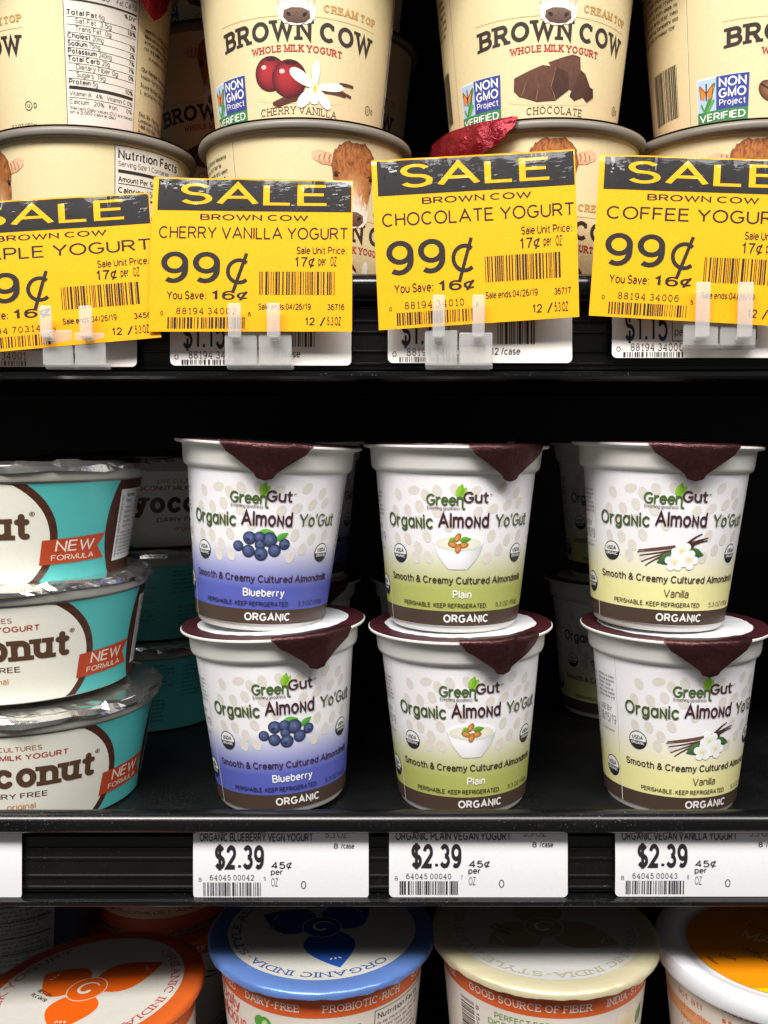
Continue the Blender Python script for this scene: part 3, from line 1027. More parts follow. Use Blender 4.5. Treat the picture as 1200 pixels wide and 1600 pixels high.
ga, gr = 'almond yogurt cups in the front row', 'almond yogurt cups in the back row'
ZL, ZU = DECK_M, DECK_M + .0746
almond_cup('blueberry', (-.0435, .400, ZL + .0012), (0, -2.4), .20, radians(32), 'white almond yogurt cup with blueberry label, standing on the shelf under another', 0, ga)
almond_cup('blueberry', (-.0520, .400, ZU + .0016), (0, 3.4), .06, radians(5), 'white almond yogurt cup with blue blueberry label, on top of its stack', 1, ga)
almond_cup('plain', (.0333, .400, ZL + .0002), (0, -1.0), .05, radians(22), 'white almond yogurt cup with green plain label, standing on the shelf under another', 2, ga)
almond_cup('plain', (.0290, .400, ZU + .0007), (0, .6), -.03, radians(30), 'white almond yogurt cup with green plain label and a bowl, on top of its stack', 3, ga)
almond_cup('vanilla', (.1222, .400, ZL - .0000), (0, 0), .11, radians(5), 'white almond yogurt cup with vanilla label, standing on the shelf, use by date showing', 4, ga)
almond_cup('vanilla', (.1150, .400, ZU + .0010), (0, 1.8), -.12, radians(1), 'white almond yogurt cup with yellow vanilla label, on top of its stack', 5, ga)
for i, (fl_, X, rl) in enumerate((('blueberry', -.050, .3), ('plain', .032, .1), ('vanilla', .129, -.15))):
    for j in range(2):
        almond_cup(fl_, (X + .004 * (j - .5), .528 + .004 * j, (ZL, ZU)[j] + .0005), (0, .5 - j), rl, .5 + i - j,
                   'shaded %s almond yogurt cup of the back row, %s' % (fl_, ('standing on the shelf', 'on top of its stack')[j]), i * 2 + j + 1, gr)


# ================================================================== coconut yogurt tubs
def coconut_label():
    p = Print()
    teal = (84, 188, 184)
    cream = (238, 236, 222)
    husk = (92, 52, 34)
    H = 38.4

    def clip_oval(cx, cy, a, b):
        pts = []
        for t in np.linspace(0, 2 * pi, 73)[:-1]:
            pts.append((cx + a * cos(t), min(H, max(0, cy + b * sin(t)))))
        out = []
        for q in pts:
            if not out or math.dist(q, out[-1]) > .05: out.append(q)
        return out
    fh = lambda x, y: mix(husk, (60, 30, 20), .5 + 1.1 * fur(x * 1.2, y * .5, 1.2))
    p.poly(clip_oval(0, 17, 39.0, 30.2), husk, 1, fn=fh, res=1.0)
    p.poly(clip_oval(0, 17, 36.0, 27.4), cream, 2)
    rd = (176, 70, 44)
    p.text('LIVE CULTURES', -14, 8.2, 32.4, 2.0, (176, 104, 76), 3, .16)
    p.text('COCONUT MILK YOGURT', -26, 17.4, 28.8, 2.3, rd, 3, .2)
    p.text('yoconut', -27, 28.6, 17.2, 10.4, (88, 62, 44), 4, .28, 'round', slab=True, track=-.10)
    p.text('®', 28.4, 30.4, 26.0, 2.0, (88, 62, 44), 4, .1)
    p.text('DAIRY FREE', -14.5, 10.0, 12.6, 2.3, (84, 62, 48), 3, .17)
    p.text('original', -5.4, 5.4, 7.9, 2.6, (206, 140, 84), 3, .15)
    # flag
    p.poly([(33.0, 16.4), (61, 17.6), (57.2, 12.6), (61.4, 7.4), (32.0, 6.6)], (188, 72, 38), 4)
    p.text('NEW', 38, 55, 11.6, 4.4, (246, 226, 208), 5, .15, slant=.12)
    p.text('FORMULA', 36.6, 55.6, 8.2, 2.2, (246, 226, 208), 5, .14)
    # brown back panel with nutrition print
    fb = lambda x, y: mix((84, 50, 36), (64, 36, 26), .5 + .6 * fur(x, y, .7))
    p.poly(clip_oval(92, 19, 31, 34), husk, 1, fn=fb, res=2.5)
    p.rect(68, 112, 5.0, 34.5, (236, 236, 234), 2)
    turn = lambda u, v: (70.6 - v, u)
    p.text('PERISHABLE, KEEP REFRIGERATED', 6.5, 32, 0, 1.5, (50, 44, 40), 3, .16, warp=turn)
    p.text('Nutrition', 72.6, 80, 31.2, 1.7, (40, 36, 34), 3, .18)
    p.text('Facts', 72.6, 77.5, 28.8, 1.7, (40, 36, 34), 3, .18)
    p.lines(72.6, 80, 26.4, 18, 2.0, 1.2, (50, 44, 40), 3, 3)
    p.lines(82, 92, 33, 18, 1.5, 1.0, (50, 44, 40), 3, 4)
    p.lines(71.6, 108, 16, 6, 1.5, 1.05, (50, 44, 40), 3, 5)
    # teal side text
    dk = (18, 70, 74)
    p.lines(-96, -68, 35, 22, 2.2, 1.3, dk, 3, 6)
    p.lines(-92, -72, 16, 5, 2.2, 1.3, dk, 3, 7)
    p.lines(-64, -50, 33, 16, 2.2, 1.3, dk, 3, 8)
    p.lines(126, 148, 34, 6, 2.2, 1.3, dk, 3, 9)
    p.lines(-148, -104, 34, 8, 2.4, 1.4, dk, 3, 10)
    return p.build('label', cone_surf(44.6, 52.2, H, .8), 2.4, (np.linspace(-151.9, 151.9, 145), [0, H / 2, H], lambda u, v: teal))


COCO_LABEL = coconut_label()
COCO_BODY = lathe('body', [(0, .0014), (.041, .0014), (.0425, 0), (.0440, .0003), (.0446, .0011), (.0520, .0394), (.0522, .0400), (.0522, .0402), (0, .0402)], 128)
COCO_RIM = lathe('rim', [(.0515, .0398), (.0533, .0402), (.0538, .0412), (.0540, .0440), (.0538, .0458), (.0534, .0464), (.0520, .0465), (.0505, .0462), (.0505, .0404), (.0515, .0398)], 128)


def crinkled_foil(seed):
    R_ = random.Random(seed)
    V, F = [], []
    seg = 132
    radii = [0, .030, .046, .0512, .0528, .0541, .0550, .0555]
    def folds(amp):
        """straight runs between random creases, all round the edge"""
        out, i, v0 = [0.0] * (seg + 1), 0, R_.uniform(-amp, amp)
        first = v0
        while i < seg:
            n = min(seg - i, R_.choice((1, 2, 2, 3, 4, 5, 6)))
            v1 = first if i + n >= seg else R_.uniform(-amp, amp)
            for k in range(n + 1):
                out[i + k] = v0 + (v1 - v0) * k / n
            i, v0 = i + n, v1
        return out
    fz, f4, f5, f6, f7 = folds(.0012), folds(.0008), folds(.0013), folds(.0017), folds(.0012)
    rows = []
    for k, r in enumerate(radii):
        row = []
        for i in range(1 if r == 0 else seg):
            a = 2 * pi * i / seg
            z = .0470
            rr = r
            if k in (1, 2):
                z += R_.uniform(-.0002, .0004)
            if k == 3: z += fz[i] * .6
            if k == 4: z += fz[i] + .0002
            if k == 5: z += fz[i] * .8 - .0006; rr += f5[i] * .5
            if k == 6: z += -.0016 + f4[i]; rr += f6[i] * .8 + .0004
            if k == 7: z += -.0032 + f5[i] * .8; rr += f7[i] * .7
            rr = rr if k < 5 else max(rr, .0542)
            row.append(len(V))
            V.append((rr * sin(a), -rr * cos(a), z))
        rows.append(row)
    for a, b in zip(rows, rows[1:]):
        for i in range(seg):
            j = (i + 1) % seg
            F.append((a[0], b[j], b[i]) if len(a) == 1 else (a[i], a[j], b[j], b[i]))
    return mesh_of('foil_lid', V, F, False)


FOILS = [crinkled_foil(k) for k in (3, 8, 12)]
PITCH_C = .0478


def coconut_tub(loc, u, label, k, group, foilrot=0.0, stamp=False, tilt=0.0):
    root = tag(empty('coconut_yogurt_tub', loc, (0, radians(tilt), 0)), label, 'yogurt tub', group)
    link('body', COCO_BODY, M_RIMCLEAR, root)
    link('label', COCO_LABEL, M_LABEL, root, u / 48.4)
    link('rim', COCO_RIM, M_RIMCLEAR, root)
    f = link('foil_lid', FOILS[k % 3], M_SILVER, root, foilrot)
    if stamp:
        p = Print()
        p.text('143H7 06/19', -12, 12, 0, 2.3, (40, 38, 44), 1, .16, warp=lambda a, b: (a, -b))
        s = p.build('date_stamp', lambda a, v, h: np.stack([(55.9 + h) * np.sin(a / 55.9), -(55.9 + h) * np.cos(a / 55.9), 46.0 + v], -1) / 1000, 2)
        link('date_stamp', s, M_TAG, f, -.3)
    return root


gc, gcr = 'turquoise coconut yogurt tubs in the front stack', 'turquoise coconut yogurt tubs in the back stack'
for j, (X, u, t, nm) in enumerate(((-.1525, 13, 0, 'bottom of the front stack'), (-.1545, 6.5, -1.2, 'middle of the front stack'), (-.1560, -6, 0, 'top of the front stack'))):
    coconut_tub((X, .405, DECK_M + .0003 + j * PITCH_C + (.0012 if t else 0)), u, 'turquoise coconut yogurt tub with crumpled silver foil lid, ' + nm, j, gc, (.3, 1.7, 4.0)[j], tilt=t)
for j, (u, nm) in enumerate(((95, 'bottom of the shaded stack behind'), (120, 'middle of the shaded stack behind'), (29, 'top of the shaded stack behind, its white oval showing'))):
    coconut_tub((-.134 + .003 * j, .525, DECK_M + .0003 + j * PITCH_C), u, 'turquoise coconut yogurt tub, ' + nm, j + 1, gcr, 2.0 + j)

# ================================================================== cream yogurt cups with a cow on the label
KRAFT = (196, 150, 84)
INK = (52, 40, 34)


def cherry_art(p):
    p.ell(4, 9.4, 18, 2.0, (226, 208, 160), 1, n=24)
    bn = (96, 56, 40)
    p.taper([(-7 + 30 * t, 7.6 + 4 * t + 2.2 * sin(t * 3)) for t in np.linspace(0, 1, 9)], 1.5, 1.0, bn, 2)
    for x, y, r in ((-8.2, 18.2, 6.4), (-.6, 16.2, 7.0)):
        p.ell(x, y, r, r * .98, (176, 40, 48), 3, edge=(64, 8, 18), n=34, rings=8, hi=(-.30, .22))
        p.ell(x - r * .4, y + r * .38, r * .16, r * .12, (244, 190, 180), 4, n=12)
        p.ell(x + .6, y + r * .80, r * .34, r * .10, (60, 10, 18), 4, n=12)
    p.taper([(-6 + 26 * t, 7.2 + 6 * t) for t in np.linspace(0, .5, 6)], 1.7, 1.2, (84, 46, 34), 4)
    fx, fy = 9.6, 13.4
    for rot, L, w in ((86, 9.6, 1.5), (148, 11.6, 2.1), (6, 12.6, 1.5), (226, 9.8, 2.0), (-48, 9.6, 1.8), (-92, 6, 1.9)):
        petal(p, fx, fy, L, w, rot, (250, 249, 244), (232, 228, 206), 5)
    p.ell(fx + .1, fy - .4, 1.0, 1.9, (226, 180, 60), 6, edge=(246, 232, 170), n=14)
    p.taper([(20.5, 15.9), (24, 16.1), (26.4, 16.0)], 1.1, .9, (88, 52, 44), 4)
    p.taper([(14, 14), (20, 13.4), (25.6, 12.2)], 1.1, .8, (96, 58, 44), 4)


def facet(p, pts, c, layer):
    p.poly(pts, c, layer, fn=lambda x, y: mix(c, tuple(q * .72 for q in c), .5 + .7 * fur(x * .5, y * .5, 1) + (pts[0][1] - y) / 22), res=.8)


def chocolate_art(p):
    p.ell(1, 8.6, 17, 1.8, (222, 204, 158), 1, n=24)
    facet(p, [(-.5, 22.0), (9.0, 25.2), (12.4, 24.6), (13, 20), (9.4, 12.4), (4.4, 14)], (116, 74, 56), 2)
    facet(p, [(-14, 16.8), (-2.8, 21.0), (2.4, 20.4), (7.4, 18.8), (8.2, 12.6), (2.6, 8.4), (-4.8, 8.0), (-12.0, 10.2), (-14.2, 12.4)], (112, 70, 52), 3)
    facet(p, [(2.4, 20.4), (7.4, 18.8), (8.2, 12.6), (2.8, 8.6), (.4, 13)], (88, 52, 38), 4)
    facet(p, [(12.8, 20.2), (15.2, 19), (18.0, 14.8), (17.2, 11.6), (11, 8.9), (8.6, 10.4)], (98, 60, 44), 4)
    for a, b in (((-14, 16.8), (-2.8, 20.9)), ((-.5, 21.8), (9.0, 25.0)), ((2.4, 20.2), (.6, 13.2)), ((.6, 13.2), (2.7, 8.8)), ((9, 24.9), (12.2, 24.4)), ((-9, 15.4), (-11, 10.6)), ((-4.4, 14.6), (-5.2, 8.6))):
        p.taper([a, ((a[0] + b[0]) / 2 + .2, (a[1] + b[1]) / 2 + .15), b], .16, .42, (152, 108, 86), 5)
    facet(p, [(17.8, 14.6), (19.6, 14.2), (20.2, 11.2), (17.0, 9.0), (15.0, 10.6)], (84, 48, 36), 5)


def coffee_art(p):
    for i, (x, y, r) in enumerate(((-8, 19, 20), (0, 21, -30), (7, 18, 40), (-3, 14, 60), (4, 12, -10), (13, 14, 15), (-12, 12, -40))):
        p.ell(x, y, 4.6, 3.3, (150, 104, 72), 2 + i % 3, rot=r, edge=(76, 44, 28), n=20, hi=(-.2, .3))
        ca, sa = cos(radians(r)), sin(radians(r))
        p.line([(x - 3.8 * ca, y - 3.8 * sa), (x - .6 * sa, y + .6 * ca), (x + 3.8 * ca, y + 3.8 * sa)], .4, (50, 28, 20), 5)


def maple_art(p):
    p.ell(0, 14, 9, 6, (170, 96, 40), 2, edge=(110, 54, 20), n=26)


def cow_head(p, cx):
    br, dk, lt = (182, 112, 58), (112, 60, 28), (226, 180, 134)
    for sx in (-1, 1):
        pts = [(cx + sx * (x + 1.6), y) for x, y in ((5.5, 59.6), (8, 61.4), (12, 62.4), (14.6, 61.4), (14.2, 59.0), (11, 57.2), (7, 56.8), (5.2, 57.4))]
        p.poly(pts, 0, 2, fn=lambda x, y: mix(mix((214, 148, 100), (228, 186, 150), (abs(x - cx) - 5) / 9), (150, 90, 56), max(0, fur(x, y, 1.4) * .9 + (59.4 - y) * .12)), res=.5)
    out = [(-4.4, 65.0), (-2, 66.4), (.4, 65.8), (2.4, 66.6), (4.6, 64.8), (6.4, 62), (6.9, 58), (6.6, 54), (5.8, 49), (5.2, 44), (5.6, 40.6), (5.2, 37.6), (3.6, 35.6), (0, 35.0), (-3.6, 35.6), (-5.2, 37.6), (-5.6, 40.6), (-5.2, 44), (-5.8, 49), (-6.6, 54), (-6.9, 58), (-6.4, 62)]

    def face(x, y):
        X = (x - cx) / 1.3
        wx = noise.noise(Vector((x * .35, y * .35, 3.0))) * 2.2
        st = noise.noise(Vector((x * 1.5 + wx, y * .42, 1.0)))          # long locks of hair
        st2 = noise.noise(Vector((x * 3.6 + wx * 2, y * .9, 5.0)))
        n = st * .8 + st2 * .5
        c = mix(br, dk, .25 + n * 1.5 + max(0, (abs(X) - 4.4) * .22) + max(0, (y - 61.5) * .12))
        c = mix(c, (214, 150, 96), max(0, st2 * 1.3) * .7)
        c = mix(c, lt, max(0, 1.0 - abs(X) * .2 + n * .5) * max(0, min(1, (57 - y) / 8)))
        k = 49.5 - abs(X) * .7 + n * 3.4
        if y < k:
            c = mix(c, (240, 230, 216), (k - y) / 4.5)
        return c
    jag = [(x * (1 + .07 * noise.noise(Vector((x * 3, y * 3, 2)))), y + .9 * noise.noise(Vector((x * 2.2, y, 9)))) for a, b in zip(out, out[1:] + out[:1]) for x, y in [(a[0] + (b[0] - a[0]) * t, a[1] + (b[1] - a[1]) * t) for t in (0, .25, .5, .75)]]
    p.poly([(cx + x * 1.3, y) for x, y in jag], 0, 3, fn=face, res=.30)
    for sx in (-1, 1):
        for k in range(7):
            x = cx + sx * (8.6 + k * .9)
            p.taper([(x, 60.6 + .2 * k * (k < 4)), (x + sx * .5, 59.2), (x + sx * .3, 57.8 + .1 * k)], .28, .08, (150, 92, 58) if k % 2 else (236, 204, 176), 3)
    for sx in (-1, 1):
        p.ell(cx + sx * 7.2, 53.6, .75, .7, (24, 16, 14), 5, n=12)
        p.line([(cx + sx * 6.0, 54.4), (cx + sx * 7.1, 54.9), (cx + sx * 8.2, 54.2)], .4, (60, 34, 22), 5)
    p.poly([(cx + x * 1.25, y) for x, y in ((-3.8, 40.0), (-1.6, 41.0), (1.6, 41.0), (3.8, 40.0), (4.0, 37.6), (2.6, 36.0), (0, 35.5), (-2.6, 36.0), (-4.0, 37.6))], 0, 5,
           fn=lambda x, y: mix((128, 98, 84), (70, 48, 42), .4 + fur(x, y, 1.5) * .8 + (38.6 - y) * .12), res=.4)
    for sx in (-1, 1):
        p.ell(cx + sx * 3.0, 38.7, .95, .6, (34, 22, 20), 6, rot=sx * 30, n=12)


def non_gmo(p):
    # a panel of butterfly and check mark, a blue block and a green band
    p.rect(-40.4, -19.8, 1.6, 19.2, (226, 230, 236), 2)
    p.rect(-40.0, -31.8, 6.8, 18.6, (176, 204, 228), 3)
    p.rect(-32.4, -19.8, 6.8, 19.0, (58, 68, 148), 4)
    p.text('NON', -31.4, -20.8, 14.9, 3.4, (244, 246, 250), 5, .2)
    p.text('GMO', -31.4, -20.8, 11.0, 3.4, (244, 246, 250), 5, .2)
    p.text('Project', -31.2, -20.9, 8.2, 2.3, (240, 242, 250), 5, .15)
    p.rect(-40.2, -19.8, 2.4, 6.9, (58, 132, 72), 4)
    p.text('VERIFIED', -39.4, -20.8, 3.3, 2.7, (240, 246, 240), 5, .17)
    p.text('nongmoproject.org', -39.8, -20.2, .6, 1.1, (110, 104, 96), 5, .12)
    for sx in (-1, 1):
        p.poly([(-36.4 + sx * x, y) for x, y in ((.2, 14.2), (2.6, 17.0), (3.2, 15.4), (2.2, 13.6), (2.4, 11.8), (.8, 11.4))], (236, 136, 40), 5)
        p.line([(-36.4 + sx * .3, 13.9), (-36.4 + sx * 2.8, 16.6), (-36.4 + sx * 2.3, 12.0)], .25, (60, 40, 30), 6)
    p.line([(-36.4, 17), (-36.4, 11.2)], .5, (50, 36, 28), 6)
    p.taper([(-38.6, 9.6), (-37.0, 6.6)], .7, 1.6, (74, 150, 70), 5)
    p.taper([(-37.0, 6.6), (-34.6, 12), (-33.2, 16.5)], 1.5, .5, (64, 140, 66), 5)
    p.taper([(-36.0, 6.9), (-33.6, 10.4)], 1.2, .4, (96, 166, 80), 5)


def nutrition(p):
    n0 = len(p.T)
    x0, x1 = 53.0, 82.4
    k = (40, 34, 32)
    p.rect(x0 - .25, x1 + .25, -2.6, 63.4, k, 2)
    p.rect(x0, x1, -2.4, 63.15, (228, 220, 208), 3)
    p.text('Nutrition Facts', x0 + 1, x1 - 1, 58.4, 3.6, k, 4, .2)
    p.text('Serving Size 1 Container', x0 + 1, x1 - 6, 55.6, 2.0, (74, 66, 62), 4, .11)
    p.rect(x0 + 1, x1 - 1, 53.2, 54.4, k, 4)
    p.text('Amount Per Serving', x0 + 1, x1 - 8, 48.4 + 1.4, 2.1, k, 4, .19)
    p.rect(x0 + 1, x1 - 1, 49.0, 49.3, k, 4)
    p.text('Calories', x0 + 1, x0 + 11.5, 45.6, 2.3, k, 4, .2)
    p.text('150', x0 + 12.6, x0 + 16.8, 45.6, 2.3, k, 4, .12)
    p.text('Fat Cal 50', x0 + 19.6, x1 - 1, 45.6, 2.2, (66, 58, 54), 4, .12)
    p.rect(x0 + 1, x1 - 1, 43.8, 44.5, k, 4)
    p.text('% DV*', x1 - 6.5, x1 - 1, 41.6, 1.6, k, 4, .2)
    rows = [('Total Fat', ' 6g', '9%', 0), ('', 'Sat Fat  3.5g', '18%', 3), ('', 'Trans Fat  0g', '', 3), ('Cholest', ' 20mg', '7%', 0), ('Sodium', ' 75mg', '3%', 0), ('Potassium', ' 240mg', '7%', 0), ('Total Carb', ' 20g', '7%', 0), ('', 'Dietary Fiber 0g', '0%', 3), ('', 'Sugars  19g', '', 3), ('Protein', ' 5g', '10%', 0)]
    y = 38.6
    for b, n, pc, ind in rows:
        x = x0 + 1 + ind
        if b:
            wd_ = len(b) * 1.22
            p.text(b, x, x + wd_, y, 1.95, k, 4, .2)
            x += wd_ + .8
        p.text(n.strip(), x, x + len(n.strip()) * 1.05, y, 1.9, (66, 58, 54), 4, .12)
        if pc:
            p.text(pc, x1 - 1 - len(pc) * 1.3, x1 - 1, y, 1.8, k, 4, .2)
        p.rect(x0 + 1, x1 - 1, y - .72, y - .55, k, 4)
        y -= 2.78
    p.rect(x0 + 1, x1 - 1, y + 1.0, y + 2.2, k, 4)
    p.text('Vitamin A   4% • Vitamin C 0%', x0 + 1, x1 - 1, y - 1.4, 1.7, k, 4, .12)
    p.rect(x0 + 1, x1 - 1, y - 2.2, y - 2.0, k, 4)
    p.text('Calcium   20% • Iron       0%', x0 + 1, x1 - 1, y - 4.4, 1.7, k, 4, .12)
    p.text('*Percent Daily Values (DV) are based', x0 + 1, x1 - .8, y - 6.6, 1.2, k, 4, .12)
    p.text('on a 2,000 calorie diet', x0 + 1, x1 - 9, y - 8.0, 1.2, k, 4, .12)
    for q in p.T[n0:]:
        q[..., 1] += 4.0
    a, b = 85.5, 107
    p.text('is made with milk', a + 4, b, 34, 1.6, k, 4, .13)
    p.lines(a + 1, b, 44, 37, 2.3, 1.5, k, 4, 2)
    p.text('Our Recipe: Cultured', a, b, 28.6, 1.7, k, 4, .18)
    p.text('Maple Syrup, Pectin', a, b, 26.0, 1.6, k, 4, .12)
    p.text('5 Live Active Cultures', a, b, 22.6, 1.7, k, 4, .18)
    p.text('L. acidophilus, Bifidus', a, b, 20.0, 1.6, k, 4, .12)
    for q, t in enumerate(('Dist. By: The Dairy', 'Londonderry, NH 03053', '1-888-000-0000', 'BrownCowFarm.com')):
        p.text(t, a, a + len(t) * 1.0, 11.2 - q * 2.3, 1.6, k, 4, .16)
    p.ring(a + 2.6, 1.8, 2.3, .3, (150, 90, 60), 4)
    p.text('rBST', a + .9, a + 4.3, 1.2, 1.6, (110, 70, 50), 4, .16)


COW = {'cherry': ('CHERRY VANILLA', cherry_art, -13, 19.6), 'chocolate': ('CHOCOLATE', chocolate_art, -9, 15), 'coffee': ('COFFEE', coffee_art, -7, 12), 'maple': ('MAPLE', maple_art, -6, 11)}


def cow_label(fl):
    name, art, a, b = COW[fl]
    p = Print()
    p.line([(x, 38.0 + .0014 * (40 - abs(x - 3)) ** 1.4) for x in np.linspace(-30, 36.4, 18)], .22, KRAFT, 1)
    arch = lambda u, v: (u, v + 1.5 * (1 - ((u - 3.2) / 33) ** 2))
    p.text('BROWN COW', -29.6, 36.0, 28.4, 7.0, INK, 2, .25, slab=True, track=-.06, warp=arch)
    p.text('CREAM TOP', 12.6, 36.6, 40.2, 2.7, KRAFT, 2, .24, slab=True)
    p.text('WHOLE MILK YOGURT', -15.8, 20.6, 25.0, 2.5, (178, 42, 38), 2, .21, slab=True, warp=lambda u, v: (u, v + .7 * (1 - ((u - 3) / 18) ** 2)))
    cow_head(p, 2.6)
    art(p)
    p.text(name, a, b, 3.1, 2.7, (92, 74, 62), 2, .13, slab=True, track=.08, warp=lambda u, v: (u, v + .7 * (1 - ((u - 3) / 16) ** 2)))
    non_gmo(p)
    p.ring(36.4, 9.6, 1.6, .28, (70, 58, 48), 2)
    p.text('U', 35.8, 37.0, 8.9, 1.5, (70, 58, 48), 2, .18)
    p.text('D', 38.8, 40.2, 8.6, 2.0, (70, 58, 48), 2, .18)
    p.text('5.3 OZ (150g)', 26.6, 39.5, 1.2, 2.1, (80, 66, 54), 2, .13)
    nutrition(p)
    p.rect(-44.4, -44.1, 0, 70, (246, 236, 210), 2)
    p.rect(-44.1, -43.8, 0, 70, (176, 156, 116), 1)
    p.lines(-75, -48, 62, 40, 2.6, 1.7, INK, 2, 3)
    p.barcode(-66, -50, 8, 28, INK, 2, 9, 22)
    c = (226, 209, 163)
    return p.build('label', cone_surf(33.5, 41.1, 71, .6), 2.4, (np.linspace(-117.1, 117.1, 145), [0, 20, 40, 71], lambda u, v: c))


COW_LABEL = {k: cow_label(k) for k in COW}
COW_BODY = lathe('body', [(0, .0020), (.030, .0020), (.0318, 0), (.0330, .0004), (.0334, .0008), (.0409, .0700), (.0409, .0705), (0, .0705)], 128)
COW_RIM = lathe('rim', [(.0405, .0692), (.0420, .0690), (.0432, .0693), (.0438, .0702), (.0439, .0716), (.0434, .0727), (.0420, .0732), (.0400, .0731), (.0396, .0715), (.0405, .0692)], 128, 60)
COW_FOIL = lathe('lid', [(0, .0734), (.0380, .0735), (.0425, .0737), (.0436, .0733)], 112, 60)


def red_tab(w, l, seed, drop):
    """crumpled corner of red foil bent down over the rim (faces -y)"""
    V, F = [], []
    nl, ns = 20, 24
    R = .0442
    for k in range(nl + 1):
        t = k / nl
        if t < .2:
            r, z = R - .006 * (1 - t / .2), .0742
        else:
            q = (t - .2) / .8
            r, z = R + .0004 + .0012 * sin(q * 3.0), .0740 - drop * q ** 1.2
        hw = w / 2 * (1 if t < .2 else (1 - ((t - .2) / .8) ** 2.2) ** .7 + .03)
        for s in range(ns + 1):
            x = (s / ns * 2 - 1) * hw
            a = x / R
            nn = noise.noise(Vector((x * 240, t * 5, seed))) * .0008 + noise.noise(Vector((x * 700, t * 17, seed))) * .0003
            V.append(((r + nn * min(1, t * 3)) * sin(a), -(r + nn * min(1, t * 3)) * cos(a), z + nn * .5))
    for k in range(nl):
        for s in range(ns):
            a = k * (ns + 1) + s
            F.append((a, a + 1, a + ns + 2, a + ns + 1))
    return mesh_of('tab', V, F, True, 50)


RED_TABS = [red_tab(.026, .02, 1, .027), red_tab(.050, .02, 5, .0150)]


def cow_cup(fl, loc, u, label, group, tab=None, tabrot=0.0, tilt=0.0):
    root = tag(empty('cream_yogurt_cup', loc, (0, radians(tilt), 0)), label, 'yogurt cup', group)
    link('body', COW_BODY, M_WHITE, root)
    link('label', COW_LABEL[fl], M_PAPER, root, u / 37.3)
    link('rim', COW_RIM, M_RIMGREY, root)
    l = link('lid', COW_FOIL, M_REDFOIL, root, tabrot)
    if tab is not None:
        link('tab', RED_TABS[tab], M_REDFOIL, l)
    return root


gb, gbr = 'cream yogurt cups in the front row', 'cream yogurt cups in the back row'
LO, UP = DECK_U + .0014, DECK_U + .0746
cow_cup('maple', (-.1250, .422, LO + .0012), -34, 'cream yogurt cup behind the leftmost sale sign, half a cow and the nutrition heading showing', gb)
cow_cup('maple', (-.1310, .422, UP + .0012), -45.5, 'cream yogurt cup with a full nutrition panel facing out and a red foil tab hanging', gb, 0, radians(60))
cow_cup('cherry', (-.0325, .41, LO), 18.5, 'cream yogurt cup holding up the cherry vanilla one, cow looking out over the sale sign', gb)
cow_cup('cherry', (-.0352, .41, UP), 0, 'cream yogurt cup with cherries and a white flower on its label', gb)
cow_cup('chocolate', (.0640, .41, LO), -3.0, 'cream yogurt cup with crumpled red foil bent over its rim, under the chocolate cup', gb, 1, radians(-52))
cow_cup('chocolate', (.0615, .41, UP), 1.0, 'cream yogurt cup with broken chocolate pieces on its label', gb)
cow_cup('coffee', (.1465, .41, LO), -9.0, 'cream yogurt cup at the far right behind the coffee sale sign, under another', gb)
cow_cup('coffee', (.1475, .41, UP), 10.0, 'cream yogurt cup at the far right with a coffee bean on its label', gb)
for fl_, X, u, nm in (('chocolate', -.0800, 0, 'between nutrition panel and cherry cups'), ('cherry', -.0270, 2, 'behind the cherry cup')):
    for j, lv in enumerate(('lowest', 'middle', 'topmost')):
        cow_cup(fl_, (X, .502, LO + j * .0732), u, 'shaded cream cup %s, %s of its stack' % (nm, lv), gbr)


# ================================================================== sale signs, clips and price tags
def quad_surf(tl, tr, br, bl, w, h, curl=None):
    tl, tr, br, bl = (np.array(c) for c in (tl, tr, br, bl))
    n = np.cross(tr - tl, tl - bl)
    n /= np.linalg.norm(n)
    if n[1] > 0: n = -n

    def f(u, v, hh):
        s, t = (u / w)[:, None], (v / h)[:, None]
        p = (bl * (1 - s) + br * s) * (1 - t) + (tl * (1 - s) + tr * s) * t
        d = hh / 1000
        if curl is not None:
            d = d * 1.8 + curl(u / w, v / h) / 1000
        return p + n * np.asarray(d)[:, None]
    return f


YEL, BLK = (245, 173, 5), (40, 38, 36)


